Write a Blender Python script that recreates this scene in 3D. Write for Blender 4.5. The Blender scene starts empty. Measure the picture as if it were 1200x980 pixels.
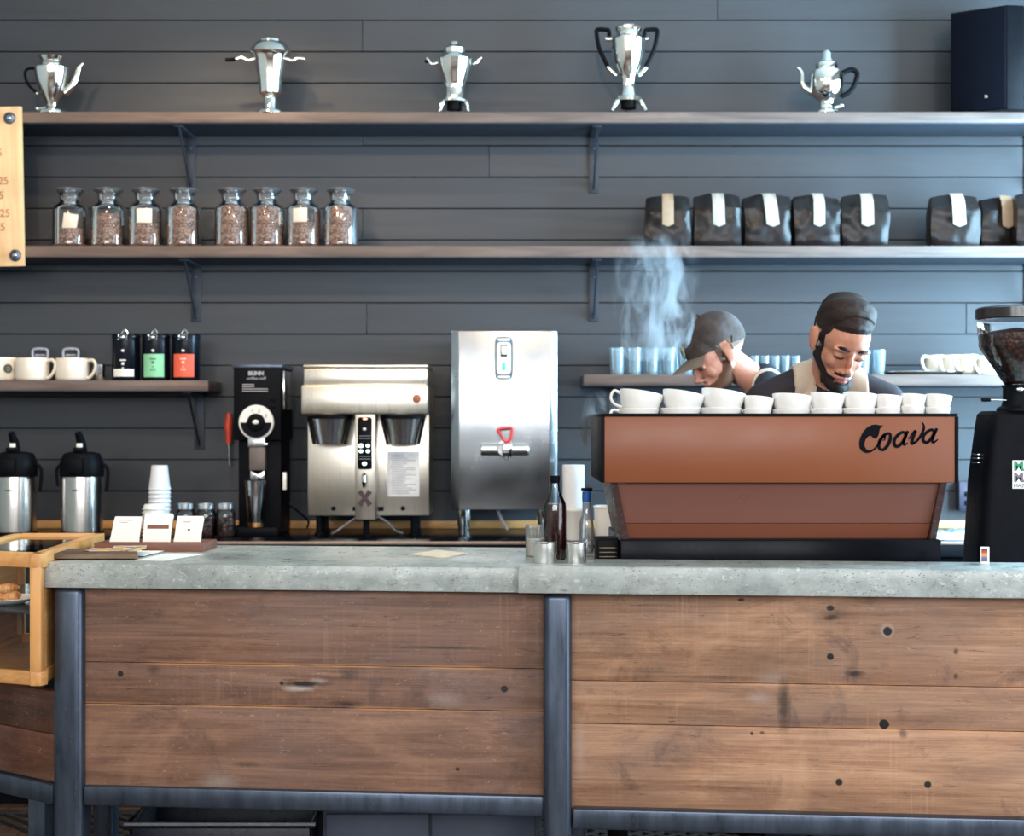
import bpy, bmesh, math, random
from mathutils import Vector, Matrix, Euler, noise
import numpy as np
random.seed(7)
PI = math.pi
sc = bpy.context.scene
C = sc.collection
F = 1794.0; CAMZ = 1.42; HY = 495.0

# ------------------------------------------------------------------ camera, world, lights, exposure
cam = bpy.data.objects.new('camera', bpy.data.cameras.new('camera')); C.objects.link(cam); sc.camera = cam
cam.location = (0, 0, CAMZ); cam.rotation_euler = (PI/2, 0, 0)
cam.data.sensor_width = 36; cam.data.lens = F/1200*36
cam.data.shift_y = (HY-490)/1200.0
cam.data.dof.use_dof = True; cam.data.dof.focus_distance = 3.9; cam.data.dof.aperture_fstop = 4.2
sc.view_settings.view_transform = 'Standard'; sc.view_settings.look = 'None'; sc.view_settings.gamma = 1
sc.view_settings.use_curve_mapping = False; sc.view_settings.exposure = 0.13
w = bpy.data.worlds.new('world'); sc.world = w; w.use_nodes = True
w.node_tree.nodes['Background'].inputs[0].default_value = (.55, .68, .85, 1); w.node_tree.nodes['Background'].inputs[1].default_value = 1.0
def area(name, loc, rot, sx, sy, power, col):
    l = bpy.data.lights.new(name, 'AREA'); l.shape = 'RECTANGLE'; l.size = sx; l.size_y = sy; l.energy = power; l.color = col
    o = bpy.data.objects.new(name, l); C.objects.link(o); o.location = loc; o.rotation_euler = rot; return o
for i, x in enumerate((-2.3, -.15, 1.9)):      # three unseen windows behind the viewer, invented to light the room
    area('window_daylight', (x, -2.93, 2.60), (PI/2, 0, 0), 1.7, 1.6, (112, 112, 120)[i], (.95, .97, 1))
area('side_window_daylight', (2.82, 5.10, 1.95), (PI/2, 0, PI/2), 1.5, 2.1, 400, (.46, .77, 1.0))   # tall window at the right end of the bar
area('side_window_daylight', (2.82, 2.2, 1.65), (PI/2, 0, PI/2), 2.4, 3.0, 78, (.80, .91, 1.0))  # unseen second side window, placed and lowered so steel posts catch a highlight
for x, y in ((-1.6, 2.9), (0.1, 2.7), (1.8, 2.9), (-1.2, 5.0)):   # warm ceiling spots
    l = bpy.data.lights.new('ceiling_spot', 'SPOT'); l.energy = 80 if x < -1 else 70 if x < 1 else 46; l.color = (1, .74, .48); l.spot_size = 1.7; l.spot_blend = .7; l.shadow_soft_size = .05
    o = bpy.data.objects.new('ceiling_spot', l); C.objects.link(o); o.location = (x, y, 3.45)
    o.rotation_euler = (Vector((x*.9, 5.9, 1.5))-Vector((x, y, 3.45))).to_track_quat('-Z', 'Y').to_euler()
sc.cycles.max_bounces = 8; sc.cycles.transparent_max_bounces = 24; sc.cycles.caustics_reflective = False; sc.cycles.caustics_refractive = False
sc.cycles.sample_clamp_indirect = 4.0; sc.cycles.volume_step_rate = 2.0; sc.cycles.use_denoising = True

# ------------------------------------------------------------------ helpers
def X(px, Y): return (px-600)*Y/F
def Z(py, Y): return CAMZ-(py-HY)*Y/F
def lin(c):
    return tuple(((v/255)/12.92 if v/255 <= .04045 else ((v/255+.055)/1.055)**2.4) for v in c)
class NT:
    def __init__(s, name):
        s.m = bpy.data.materials.new(name); s.m.use_nodes = True; s.t = s.m.node_tree; s.n = s.t.nodes; s.l = s.t.links
        s.b = s.n['Principled BSDF']; s.out = s.n['Material Output']
    def node(s, typ, **kw):
        n = s.n.new(typ)
        for k, v in kw.items(): setattr(n, k, v)
        return n
    def link(s, a, b): s.l.new(a, b)
    def coords(s, scale=(1, 1, 1), rnd=False):
        tc = s.node('ShaderNodeTexCoord'); mp = s.node('ShaderNodeMapping'); mp.inputs['Scale'].default_value = scale
        s.link(tc.outputs['Object'], mp.inputs['Vector'])
        if rnd:
            g = s.node('ShaderNodeNewGeometry'); m = s.node('ShaderNodeMath', operation='MULTIPLY'); m.inputs[1].default_value = 37.0
            s.link(g.outputs['Random Per Island'], m.inputs[0]); s.link(m.outputs[0], mp.inputs['Location'])
        return mp.outputs[0]
    def noise(s, scale, vec=None, detail=4, rough=.55, dist=0):
        n = s.node('ShaderNodeTexNoise'); n.inputs['Scale'].default_value = scale; n.inputs['Detail'].default_value = detail
        n.inputs['Roughness'].default_value = rough; n.inputs['Distortion'].default_value = dist
        s.link(vec if vec is not None else s.coords(), n.inputs['Vector']); return n.outputs['Fac']
    def ramp(s, fac, stops):
        r = s.node('ShaderNodeValToRGB'); e = r.color_ramp.elements
        while len(e) < len(stops): e.new(.5)
        for el, (p, c) in zip(e, stops):
            el.position = p; el.color = (c if isinstance(c, tuple) else (c, c, c))[:3]+(1,)
        s.link(fac, r.inputs[0]); return r.outputs[0]
    def mix(s, fac, a, b, mode='MIX'):
        m = s.node('ShaderNodeMix', data_type='RGBA', blend_type=mode)
        for sock, v in ((m.inputs[0], fac), (m.inputs[6], a), (m.inputs[7], b)):
            if isinstance(v, (int, float)): sock.default_value = v
            elif isinstance(v, tuple): sock.default_value = v[:3]+(1,)
            else: s.link(v, sock)
        return m.outputs[2]
    def math(s, op, a, b=0.0, clamp=False):
        m = s.node('ShaderNodeMath', operation=op, use_clamp=clamp)
        for sock, v in ((m.inputs[0], a), (m.inputs[1], b)):
            if isinstance(v, (int, float)): sock.default_value = v
            else: s.link(v, sock)
        return m.outputs[0]
    def bump(s, h, strength=.3, dist=.002, prev=None):
        b = s.node('ShaderNodeBump'); b.inputs['Strength'].default_value = strength; b.inputs['Distance'].default_value = dist
        s.link(h, b.inputs['Height'])
        if prev is not None: s.link(prev, b.inputs['Normal'])
        s.link(b.outputs[0], s.b.inputs['Normal']); return b.outputs[0]
    def set(s, **kw):
        for k, v in kw.items():
            i = s.b.inputs[k.replace('_', ' ')]
            if isinstance(v, tuple): i.default_value = v[:3]+(1,) if len(i.default_value) == 4 else v
            elif isinstance(v, (int, float)): i.default_value = v
            else: s.link(v, i)
        return s
def simple(name, col, rough=.5, metal=0, var=.12, vscale=30, bump=.0, bscale=200, **kw):
    """a plain surface with a little procedural unevenness in colour and gloss"""
    n = NT(name); c = lin(col); f = n.noise(vscale)
    n.set(Base_Color=n.ramp(f, [(.3, tuple(v*(1-var) for v in c)), (.7, tuple(min(1, v*(1+var)) for v in c))]), Metallic=metal,
          Roughness=n.ramp(n.noise(vscale*2.3), [(.3, max(0, rough-.04)), (.7, min(1, rough+.05))]))
    if bump: n.bump(n.noise(bscale, detail=3), bump, .001)
    n.set(**kw); return n.m
def brushed(name, col, rough=.28, axis=(1, 1, 60), metal=1.0, var=.05):
    n = NT(name); c = lin(col); f = n.noise(6, n.coords(axis), 5)
    n.set(Base_Color=n.ramp(f, [(.3, tuple(v*(1-var) for v in c)), (.7, tuple(min(1, v*(1+var)) for v in c))]), Metallic=metal,
          Roughness=n.ramp(f, [(.3, rough-.03), (.7, rough+.04)]))
    n.bump(f, .015, .001); return n.m
def thin_glass(name, tint=(1, 1, 1), rough=.02, edge=1.45, haze=0.0, hazecol=(.8, .9, 1)):
    n = NT(name); n.n.remove(n.b)
    lw = n.node('ShaderNodeFresnel'); lw.inputs['IOR'].default_value = edge
    fac = n.math('MULTIPLY', lw.outputs[0], 1.35, True)
    fac = n.math('ADD', fac, n.math('MULTIPLY', n.noise(9), .03), True)
    tr = n.node('ShaderNodeBsdfTransparent'); tr.inputs[0].default_value = tint+(1,)
    gl = n.node('ShaderNodeBsdfGlossy'); gl.inputs['Roughness'].default_value = rough
    mx = n.node('ShaderNodeMixShader'); n.link(fac, mx.inputs[0]); n.link(tr.outputs[0], mx.inputs[1]); n.link(gl.outputs[0], mx.inputs[2])
    o = mx.outputs[0]
    if haze:
        d = n.node('ShaderNodeBsdfDiffuse'); d.inputs[0].default_value = hazecol+(1,)
        m2 = n.node('ShaderNodeMixShader'); m2.inputs[0].default_value = haze; n.link(o, m2.inputs[1]); n.link(d.outputs[0], m2.inputs[2]); o = m2.outputs[0]
    n.link(o, n.out.inputs['Surface']); return n.m
def wood(name, cols, rough=.55, along='x', rings=1.0, fine=1.0, saw=0.0, marks=(), island=True, bump=.35, seams=()):
    """cols: dark, mid, light sRGB. grain runs along one axis"""
    n = NT(name)
    k = {'x': (1.2, 14, 14), 'y': (14, 1.2, 14), 'z': (14, 14, 1.2)}[along]
    v = n.coords(tuple(a*rings for a in k), rnd=island)
    g = n.noise(1.6, v, 6, .6, .9)
    v2 = n.coords(tuple(a*fine*(.6 if a < 2 else 9) for a in k), rnd=island)
    g2 = n.noise(1.0, v2, 5, .7)
    a, b, c = map(lin, cols)
    base = n.ramp(g, [(.30, a), (.52, b), (.74, c)])
    base = n.mix(.55, base, n.ramp(g2, [(.3, .70), (.6, 1.0)]), 'MULTIPLY')
    if island:
        geo = n.node('ShaderNodeNewGeometry')
        base = n.mix(1.0, base, n.ramp(geo.outputs['Random Per Island'], [(0, .72), (1, 1.2)]), 'MULTIPLY')
    blot = n.noise(2.3, n.coords((1, 1, 2)), 4)
    base = n.mix(.7, base, n.ramp(blot, [(.3, .72), (.62, 1.12)]), 'MULTIPLY')
    h = n.math('ADD', g2, n.math('MULTIPLY', g, .5))
    if saw:
        # reclaimed board: soft hue drift, fine grain, faint circular-saw marks, scratches, cracks
        hue = n.noise(2.0, n.coords((1, 1, 1.6), rnd=True), 5, .65, .6)
        base = n.mix(n.ramp(hue, [(.36, .50), (.55, 0.0)]), base, tuple(q*.82 for q in lin((138, 112, 104))))
        base = n.mix(n.ramp(hue, [(.56, 0.0), (.72, .55)]), base, tuple(min(1, q*1.12) for q in c))
        fg = n.noise(1.0, n.coords((5, 1, 190), rnd=True), 4, .7, .3)
        base = n.mix(.75, base, n.ramp(fg, [(.32, .70), (.5, .98), (.7, 1.16)]), 'MULTIPLY')
        sv = n.noise(1.0, n.coords((120, 1, 3.0), rnd=True), 2, .5); sm = n.noise(4, n.coords((1, 1, 1), rnd=True), 3, .6)
        s1 = n.math('MULTIPLY', n.ramp(sv, [(.54, 0.0), (.74, .8)]), n.ramp(sm, [(.50, 0.05), (.74, .8)]))
        base = n.mix(n.math('MULTIPLY', s1, saw), base, tuple(min(1, q*1.4+.06) for q in c))
        h = n.math('ADD', h, n.math('MULTIPLY', s1, .4))
        w1 = n.noise(1.0, n.coords((26, 1, 60)), 6, .8, 3.0)
        base = n.mix(n.ramp(w1, [(.60, 0.0), (.67, .6)]), base, lin((196, 172, 150)))
        w2 = n.noise(1.0, n.coords((7, 1, 110), rnd=True), 6, .7, 2.0)
        base = n.mix(n.ramp(w2, [(.61, 0.0), (.68, .75)]), base, lin((50, 34, 28)))
        st = n.noise(5.0, n.coords((1, 1, 1.2), rnd=True), 6, .7, 1.0)
        base = n.mix(n.ramp(st, [(.56, 0.0), (.72, .60)]), base, lin((62, 50, 52)))
        for zs_ in seams:      # worn paler arris along each board joint
            sx = n.node('ShaderNodeSeparateXYZ'); n.link(n.coords(), sx.inputs[0]); dz = n.math('ABSOLUTE', n.math('SUBTRACT', sx.outputs[2], zs_))
            e = n.math('MULTIPLY', n.math('SUBTRACT', 1.0, n.math('DIVIDE', dz, .006), True), n.ramp(n.noise(6, n.coords((1, 1, 6)), 4), [(.42, 0.0), (.58, 1.0)]))
            base = n.mix(n.math('MULTIPLY', e, .75), base, lin((222, 160, 104)))
    tot = None; lite = None
    for (cx, cz, rx, rz, st, soft) in marks:
        tc = n.node('ShaderNodeTexCoord'); s = n.node('ShaderNodeVectorMath', operation='SUBTRACT'); s.inputs[1].default_value = (cx, 0, cz)
        n.link(tc.outputs['Object'], s.inputs[0]); m = n.node('ShaderNodeVectorMath', operation='MULTIPLY'); m.inputs[1].default_value = (1/rx, 0, 1/rz)
        n.link(s.outputs[0], m.inputs[0]); L = n.node('ShaderNodeVectorMath', operation='LENGTH'); n.link(m.outputs[0], L.inputs[0])
        d = n.math('ADD', L.outputs['Value'], n.math('MULTIPLY', n.math('SUBTRACT', n.noise(70, detail=2), .5), .9 if soft > .3 else .3))
        r = n.node('ShaderNodeMapRange'); r.inputs['From Min'].default_value = 1+soft; r.inputs['From Max'].default_value = 1-soft
        r.inputs['To Max'].default_value = st; n.link(d, r.inputs['Value']); q = r.outputs[0]
        if st < 0: q = n.math('MULTIPLY', q, -1.0); lite = q if lite is None else n.math('MAXIMUM', lite, q)
        else: tot = q if tot is None else n.math('MAXIMUM', tot, q)
    if lite is not None: base = n.mix(lite, base, lin((186, 172, 162)))
    if tot is not None:
        base = n.mix(tot, base, lin((24, 20, 20))); h = n.math('SUBTRACT', h, n.math('MULTIPLY', tot, 2.0))
    n.set(Base_Color=base, Roughness=n.ramp(g2, [(.2, min(1, rough+.15)), (.8, rough-.08)]))
    n.bump(h, bump, .002); return n.m

class MB:
    def __init__(s): s.bm = bmesh.new(); s.extra = None
    def _add(s, t, M=None):
        if M is not None: bmesh.ops.transform(t, matrix=M, verts=t.verts)
        me = bpy.data.meshes.new('tmp'); t.to_mesh(me); t.free(); s.bm.from_mesh(me); bpy.data.meshes.remove(me); return s
    def bx(s, x0, x1, y0, y1, z0, z1, bev=0, M=None, seg=2):
        t = bmesh.new(); bmesh.ops.create_cube(t, size=1)
        for v in t.verts: v.co = Vector(((x0+x1)/2+v.co.x*(x1-x0), (y0+y1)/2+v.co.y*(y1-y0), (z0+z1)/2+v.co.z*(z1-z0)))
        if bev: bmesh.ops.bevel(t, geom=list(t.edges), offset=min(bev, .48*min(abs(x1-x0), abs(y1-y0), abs(z1-z0))), segments=seg, affect='EDGES', profile=.5)
        return s._add(t, M)
    def lathe(s, prof, cx=0, cy=0, seg=36, M=None, z0=0, sq=1.0):
        t = bmesh.new(); rings = []
        for r, z in prof:
            if r < 1e-5: rings.append([t.verts.new((cx, cy, z+z0))])
            else: rings.append([t.verts.new((cx+r*math.cos(2*PI*k/seg), cy+r*sq*math.sin(2*PI*k/seg), z+z0)) for k in range(seg)])
        for a, b in zip(rings, rings[1:]):
            for k in range(seg):
                k2 = (k+1) % seg
                if len(a) == 1 and len(b) == 1: continue
                if len(a) == 1: t.faces.new((a[0], b[k2], b[k]))
                elif len(b) == 1: t.faces.new((a[k], a[k2], b[0]))
                else: t.faces.new((a[k], a[k2], b[k2], b[k]))
        bmesh.ops.recalc_face_normals(t, faces=t.faces)
        return s._add(t, M)
    def cyl(s, p0, p1, r0, r1=None, seg=20, bev=0):
        r1 = r0 if r1 is None else r1; p0 = Vector(p0); p1 = Vector(p1); d = p1-p0; L = d.length
        M = Matrix.Translation(p0) @ d.to_track_quat('Z', 'Y').to_matrix().to_4x4()
        pr = [(0, 0), (r0, 0), (r1, L), (0, L)] if not bev else [(0, 0), (r0-bev, 0), (r0, bev), (r1, L-bev), (r1-bev, L), (0, L)]
        return s.lathe(pr, seg=seg, M=M)
    def ball(s, c, r, M=None, sub=3):
        r = (r, r, r) if isinstance(r, (int, float)) else r
        t = bmesh.new(); bmesh.ops.create_icosphere(t, subdivisions=sub, radius=1)
        for v in t.verts: v.co = Vector((v.co.x*r[0], v.co.y*r[1], v.co.z*r[2]))
        T = Matrix.Translation(c); return s._add(t, T @ M if M is not None else T)
    def tube(s, pts, r, seg=10, closed=False, flat=1.0):
        pts = [Vector(p) for p in pts]; n = len(pts); rs = r if isinstance(r, (list, tuple)) else [r]*n
        t = bmesh.new(); rings = []; up = None
        for i, p in enumerate(pts):
            a = pts[(i-1) % n] if closed or i > 0 else p; b = pts[(i+1) % n] if closed or i < n-1 else p
            d = (b-a).normalized()
            if up is None: up = Vector((0, 1, 0)) if abs(d.y) < .9 else Vector((1, 0, 0))
            u = (up-d*up.dot(d)).normalized(); up = u; v = d.cross(u)
            rings.append([t.verts.new(p+(u*math.cos(2*PI*k/seg)*flat+v*math.sin(2*PI*k/seg))*rs[i]) for k in range(seg)])
        for i in range(n if closed else n-1):
            a, b = rings[i], rings[(i+1) % n]
            for k in range(seg): t.faces.new((a[k], a[(k+1) % seg], b[(k+1) % seg], b[k]))
        if not closed: t.faces.new(rings[0][::-1]); t.faces.new(rings[-1])
        bmesh.ops.recalc_face_normals(t, faces=t.faces)
        return s._add(t)
    def prism(s, poly, a, b, M=None, axis='y', bev=0):
        """poly in (x,z) extruded along y from a to b (axis 'y') or in (x,y) along z (axis 'z') or (y,z) along x"""
        t = bmesh.new()
        f = {'y': lambda p, q: (p[0], q, p[1]), 'z': lambda p, q: (p[0], p[1], q), 'x': lambda p, q: (q, p[0], p[1])}[axis]
        A = [t.verts.new(f(p, a)) for p in poly]; B = [t.verts.new(f(p, b)) for p in poly]; n = len(poly)
        t.faces.new(A); t.faces.new(B[::-1])
        for i in range(n): t.faces.new((A[i], B[i], B[(i+1) % n], A[(i+1) % n]))
        bmesh.ops.recalc_face_normals(t, faces=t.faces)
        if bev: bmesh.ops.bevel(t, geom=list(t.edges), offset=bev, segments=2, affect='EDGES', profile=.5)
        return s._add(t, M)
    def ribbon(s, pts, ws, y0, y1, closed=False):
        """brush stroke in the xz plane with its own width at each point"""
        pts = [Vector((p[0], p[1])) for p in pts]; n = len(pts); t = bmesh.new(); R = []
        for i, p in enumerate(pts):
            a = pts[(i-1) % n] if closed or i > 0 else p; b = pts[(i+1) % n] if closed or i < n-1 else p
            d = (b-a).normalized(); q = Vector((-d.y, d.x))*ws[i]/2
            R.append([t.verts.new((u.x, y, u.y)) for u, y in ((p+q, y0), (p-q, y0), (p-q, y1), (p+q, y1))])
        for i in range(n if closed else n-1):
            a, b = R[i], R[(i+1) % n]
            for k in range(4): t.faces.new((a[k], a[(k+1) % 4], b[(k+1) % 4], b[k]))
        if not closed: t.faces.new(R[0][::-1]); t.faces.new(R[-1])
        bmesh.ops.recalc_face_normals(t, faces=t.faces); return s._add(t)
    def build(s, name, m, parent=None, sharp=38, **props):
        me = bpy.data.meshes.new(name); s.bm.to_mesh(me); s.bm.free()
        me.polygons.foreach_set('use_smooth', [True]*len(me.polygons)); me.set_sharp_from_angle(angle=math.radians(sharp))
        return link(name, me, m, parent, **props)
def link(name, me, m, parent=None, **props):
    o = bpy.data.objects.new(name, me); C.objects.link(o)
    for q in (m if isinstance(m, (list, tuple)) else [m]): me.materials.append(q)
    if parent is not None: o.parent = parent
    for k, v in props.items(): o[k] = v
    return o
def tag(o, label, cat, group=None):
    o['label'] = label; o['category'] = cat
    if group: o['group'] = group
    return o
def thing(name, label, cat, loc=(0, 0, 0), rz=0, group=None):
    o = bpy.data.objects.new(name, None); C.objects.link(o); o.empty_display_size = .05
    o.location = loc; o.rotation_euler = (0, 0, rz); return tag(o, label, cat, group)
def kids(o): return [c for c in bpy.data.objects if c.parent == o]
def dup(o, label=None, loc=None, rz=None, parent=None, rot=None):
    c = o.copy(); C.objects.link(c)
    if parent is not None: c.parent = parent
    if label: c['label'] = label
    if loc is not None: c.location = loc
    if rz is not None: c.rotation_euler = (0, 0, rz)
    if rot is not None: c.rotation_euler = rot
    for k in kids(o): dup(k, parent=c)
    return c
def struct(name, mb, m): return mb.build(name, m, kind='structure')
def cat(pts, n=8, closed=False):
    P = [Vector(p) for p in pts]; L = len(P); out = []
    for i in range(L if closed else L-1):
        g = (lambda k: P[k % L]) if closed else (lambda k: P[max(0, min(L-1, k))])
        a, b, c, d = g(i-1), g(i), g(i+1), g(i+2)
        for k in range(n):
            t = k/n; out.append(.5*((2*b)+(c-a)*t+(2*a-5*b+4*c-d)*t*t+(3*b-a-3*c+d)*t**3))
    if not closed: out.append(P[-1])
    return out
def text_mb(mb, s, size, M, ext=.0006, align='LEFT', bold=0, shear=0):
    cu = bpy.data.curves.new('t', 'FONT'); cu.body = s; cu.size = size; cu.extrude = ext; cu.align_x = align; cu.offset = bold; cu.shear = shear; cu.resolution_u = 3
    o = bpy.data.objects.new('t', cu); C.objects.link(o); bpy.context.view_layer.update()
    me = bpy.data.meshes.new_from_object(o.evaluated_get(bpy.context.evaluated_depsgraph_get()))
    me.transform(M @ Matrix.Rotation(PI/2, 4, 'X')); mb.bm.from_mesh(me); bpy.data.meshes.remove(me); bpy.data.objects.remove(o); bpy.data.curves.remove(cu)
T = Matrix.Translation
def R(a, ax): return Matrix.Rotation(math.radians(a), 4, ax)
# ------------------------------------------------------------------ materials
def wall_mat():
    n = NT('slate blue painted boards')
    geo = n.node('ShaderNodeNewGeometry')
    g = n.noise(1.2, n.coords((1.5, 10, 26), rnd=True), 6, .6, .4)
    base = n.ramp(g, [(.25, lin((44, 47, 53))), (.75, lin((57, 60, 66)))])
    base = n.mix(1, base, n.ramp(geo.outputs['Random Per Island'], [(0, (.80, .82, .86)), (.5, (1, .99, .97)), (1, (1.14, 1.12, 1.08))]), 'MULTIPLY')
    base = n.mix(.5, base, n.ramp(n.noise(1.3), [(.3, .8), (.7, 1.15)]), 'MULTIPLY')
    n.set(Base_Color=base, Roughness=n.ramp(g, [(.3, .46), (.7, .6)])); n.bump(g, .12, .002); return n.m
def concrete_mat():
    n = NT('sealed cast concrete')
    a = n.noise(3.0, detail=6, rough=.62); b = n.noise(22, detail=5, rough=.7)
    base = n.ramp(a, [(.3, lin((140, 149, 146))), (.5, lin((170, 177, 173))), (.72, lin((196, 200, 196)))])
    base = n.mix(.75, base, n.ramp(b, [(.3, .66), (.62, 1.08)]), 'MULTIPLY'); base = n.mix(.8, base, n.ramp(n.noise(8, n.coords((1, 1, 2)), 5, .65), [(.32, .74), (.6, 1.06)]), 'MULTIPLY')
    v = n.node('ShaderNodeTexVoronoi'); v.inputs['Scale'].default_value = 95; n.link(n.coords((1, 1, 1.3)), v.inputs['Vector'])
    zone = n.ramp(n.noise(9, detail=3), [(.42, 0.0), (.58, 1.0)])
    pit = n.math('MULTIPLY', n.ramp(v.outputs['Distance'], [(.10, 1.0), (.24, 0.0)]), zone)
    base = n.mix(n.math('MULTIPLY', pit, .75), base, lin((62, 70, 70)))
    ch = n.noise(1, n.coords((30, 10, 60)), 6, .7, 1.8)
    base = n.mix(n.ramp(ch, [(.58, 0.0), (.63, .7)]), base, lin((208, 212, 206)))
    base = n.mix(n.ramp(n.noise(1, n.coords((18, 8, 46)), 5, .7, 1.2), [(.62, 0.0), (.68, .5)]), base, lin((92, 100, 98)))
    n.set(Base_Color=base, Roughness=n.ramp(b, [(.3, .24), (.7, .40)])); n.bump(n.math('SUBTRACT', b, n.math('MULTIPLY', pit, 1.6)), .35, .0015); return n.m
def steel_dark():
    n = NT('blackened mill steel'); a = n.noise(5, n.coords((6, 6, 1)), 6, .65); b = n.noise(60, detail=3)
    base = n.ramp(a, [(.3, lin((66, 75, 88))), (.7, lin((92, 102, 118)))])
    base = n.mix(n.ramp(b, [(.68, 0.0), (.74, .35)]), base, lin((140, 120, 105)))
    n.set(Base_Color=base, Metallic=.75, Roughness=n.ramp(a, [(.3, .26), (.7, .40)])); n.bump(b, .08, .001); return n.m
def beans_mat(name, cols, scale=75):
    n = NT(name); v = n.node('ShaderNodeTexVoronoi'); v.inputs['Scale'].default_value = scale; n.link(n.coords(), v.inputs['Vector'])
    cc = n.node('ShaderNodeSeparateColor'); n.link(v.outputs['Color'], cc.inputs[0])
    base = n.ramp(cc.outputs[0], [(0, lin(cols[0])), (1, lin(cols[1]))])
    base = n.mix(n.ramp(v.outputs['Distance'], [(.45, 0.0), (.75, .9)]), base, lin((18, 11, 9)))
    n.set(Base_Color=base, Roughness=.42); n.bump(n.math('SUBTRACT', 1.0, v.outputs['Distance']), .8, .004); return n.m
M_wall = wall_mat(); M_conc = concrete_mat(); M_steel = steel_dark()
M_dark = simple('dark void paint', (26, 28, 32), .7)
M_shelf = wood('dark stained shelf timber', ((80, 66, 60), (110, 91, 83), (132, 111, 101)), .5, 'x', saw=0, bump=.2)
M_chrome = simple('polished silver plate', (244, 240, 232), .09, 1, var=.03, vscale=8)
M_black = simple('black plastic', (13, 14, 18), .45, var=.2, Specular_IOR_Level=.06)
M_blackgloss = simple('black gloss enamel', (7, 9, 16), .22, var=.2, Specular_IOR_Level=.06)
M_blackmetal = simple('black powder coat', (15, 16, 21), .5, 0, var=.2, bump=.1, bscale=500, Specular_IOR_Level=.06)
M_white = simple('white glazed ceramic', (238, 236, 232), .18, var=.02)
M_mug = simple('cream glazed ceramic', (232, 222, 206), .22, var=.03)
M_paper = simple('white paper', (238, 236, 230), .8, var=.03)
M_tan = simple('tan kraft label', (222, 190, 158), .7, var=.06)
M_cream = simple('cream label', (232, 222, 208), .7, var=.05)
M_ss = brushed('brushed stainless steel', (214, 206, 192), .30, (60, 60, 1))
M_ssh = brushed('satin stainless sheet', (206, 208, 210), .24, (1, 60, 60))
M_ssp = simple('polished stainless', (215, 215, 215), .14, 1, var=.04)
M_glass = thin_glass('clear jar glass'); M_glassb = thin_glass('drinking glass', (.80, .92, .96), .05, 1.5, haze=.30, hazecol=(.50, .66, .76))
M_beans = beans_mat('roasted coffee beans', ((96, 66, 54), (158, 122, 104)), 135)
M_beansd = beans_mat('dark roasted coffee beans', ((52, 30, 24), (98, 62, 50)), 85)
M_red = simple('red plastic', (196, 46, 40), .35); M_orange = simple('orange red label', (232, 96, 70), .6, var=.05)
M_green = simple('pale green label', (138, 206, 160), .6, var=.05)
M_maple = wood('oiled maple frame', ((206, 140, 78), (226, 164, 98), (240, 190, 128)), .4, 'x', fine=.7, island=False, bump=.1)
M_mapley = wood('oiled maple frame lengthwise', ((206, 140, 78), (226, 164, 98), (240, 190, 128)), .4, 'y', fine=.7, island=False, bump=.1)
M_maplez = wood('oiled maple post', ((206, 140, 78), (226, 164, 98), (240, 190, 128)), .4, 'z', fine=.7, island=False, bump=.1)
M_ply = wood('pale birch board', ((214, 168, 118), (226, 184, 136), (234, 196, 150)), .5, 'z', fine=.5, island=False, bump=.05)
M_engr = simple('burnt engraving', (150, 104, 66), .8)
M_walnut = wood('walnut', ((92, 52, 40), (124, 76, 58), (148, 96, 74)), .45, 'x', island=False, bump=.1)
M_copper = simple('copper brown powder coat', (126, 70, 41), .36, 0, var=.03, vscale=4, bump=.02, bscale=900, Specular_IOR_Level=.35)
M_copper2 = simple('copper brown lower panel', (116, 74, 62), .30, 0, var=.03, vscale=4, Specular_IOR_Level=.35)
M_foil = simple('black foil coffee bag', (27, 22, 22), .30, 0, var=.3, vscale=14, Specular_IOR_Level=.28)
M_tin = simple('black tin', (13, 16, 26), .22, 0, var=.1, Specular_IOR_Level=.2)
M_bright = simple('bright polished steel', (238, 238, 238), .22, 1, var=.03)
M_cupss = brushed('brushed cup steel', (226, 224, 220), .30, (60, 60, 1))

# ------------------------------------------------------------------ room
YW = 6.30
mb = MB(); mb.bx(-3.6, 2.9, YW+.004, YW+.12, 0, 3.7)
joints = {k: [] for k in range(-12, 20)}
def rowof(py): return int(math.floor((Z(py, YW)-1.395)/.1289))
for py, px in ((45, 425), (190, 573), (150, 425), (380, 430), (10, 840), (365, 1131), (265, 425), (590, 720)):
    joints.setdefault(rowof(py), []).append(X(px, YW))
for k in range(-11, 18):
    z0 = 1.395+.1289*k; z1 = z0+.1289
    if z1 > 3.7 or z0 < 0: continue
    xs = sorted([-3.6]+[min(2.8, max(-3.5, j)) for j in joints.get(k, [])]+[2.9, -3.2+(k*1.37 % .9)])
    for a, b in zip(xs, xs[1:]): mb.bx(a+.0006, b-.0006, YW-.015, YW+.01, z0+.0022, z1-.0015, .0015, seg=1)
struct('wall_back', mb, M_wall)
M_plaster = simple('warm white plaster', (186, 180, 170), .8, var=.05); M_ceil = simple('ceiling paint', (205, 202, 196), .85)
n = NT('dark fired floor tile'); v = n.node('ShaderNodeTexBrick'); v.inputs['Scale'].default_value = 5; v.inputs['Color1'].default_value = lin((96, 70, 56))+(1,)
v.inputs['Color2'].default_value = lin((78, 58, 48))+(1,); v.inputs['Mortar'].default_value = lin((40, 36, 34))+(1,); n.link(n.coords(), v.inputs['Vector'])
n.set(Base_Color=v.outputs[0], Roughness=.45); M_floor = n.m
mb = MB(); mb.bx(-3.6, 2.9, -3, 6.4, -.1, 0); struct('floor', mb, M_floor)
mb = MB(); mb.bx(-3.6, 2.9, -3, 6.4, 3.7, 3.8); struct('ceiling', mb, M_ceil)
mb = MB(); mb.bx(-3.7, -3.6, -3, 6.4, 0, 3.7); struct('wall_left', mb, M_plaster)
mb = MB()      # right wall with two window openings
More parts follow.
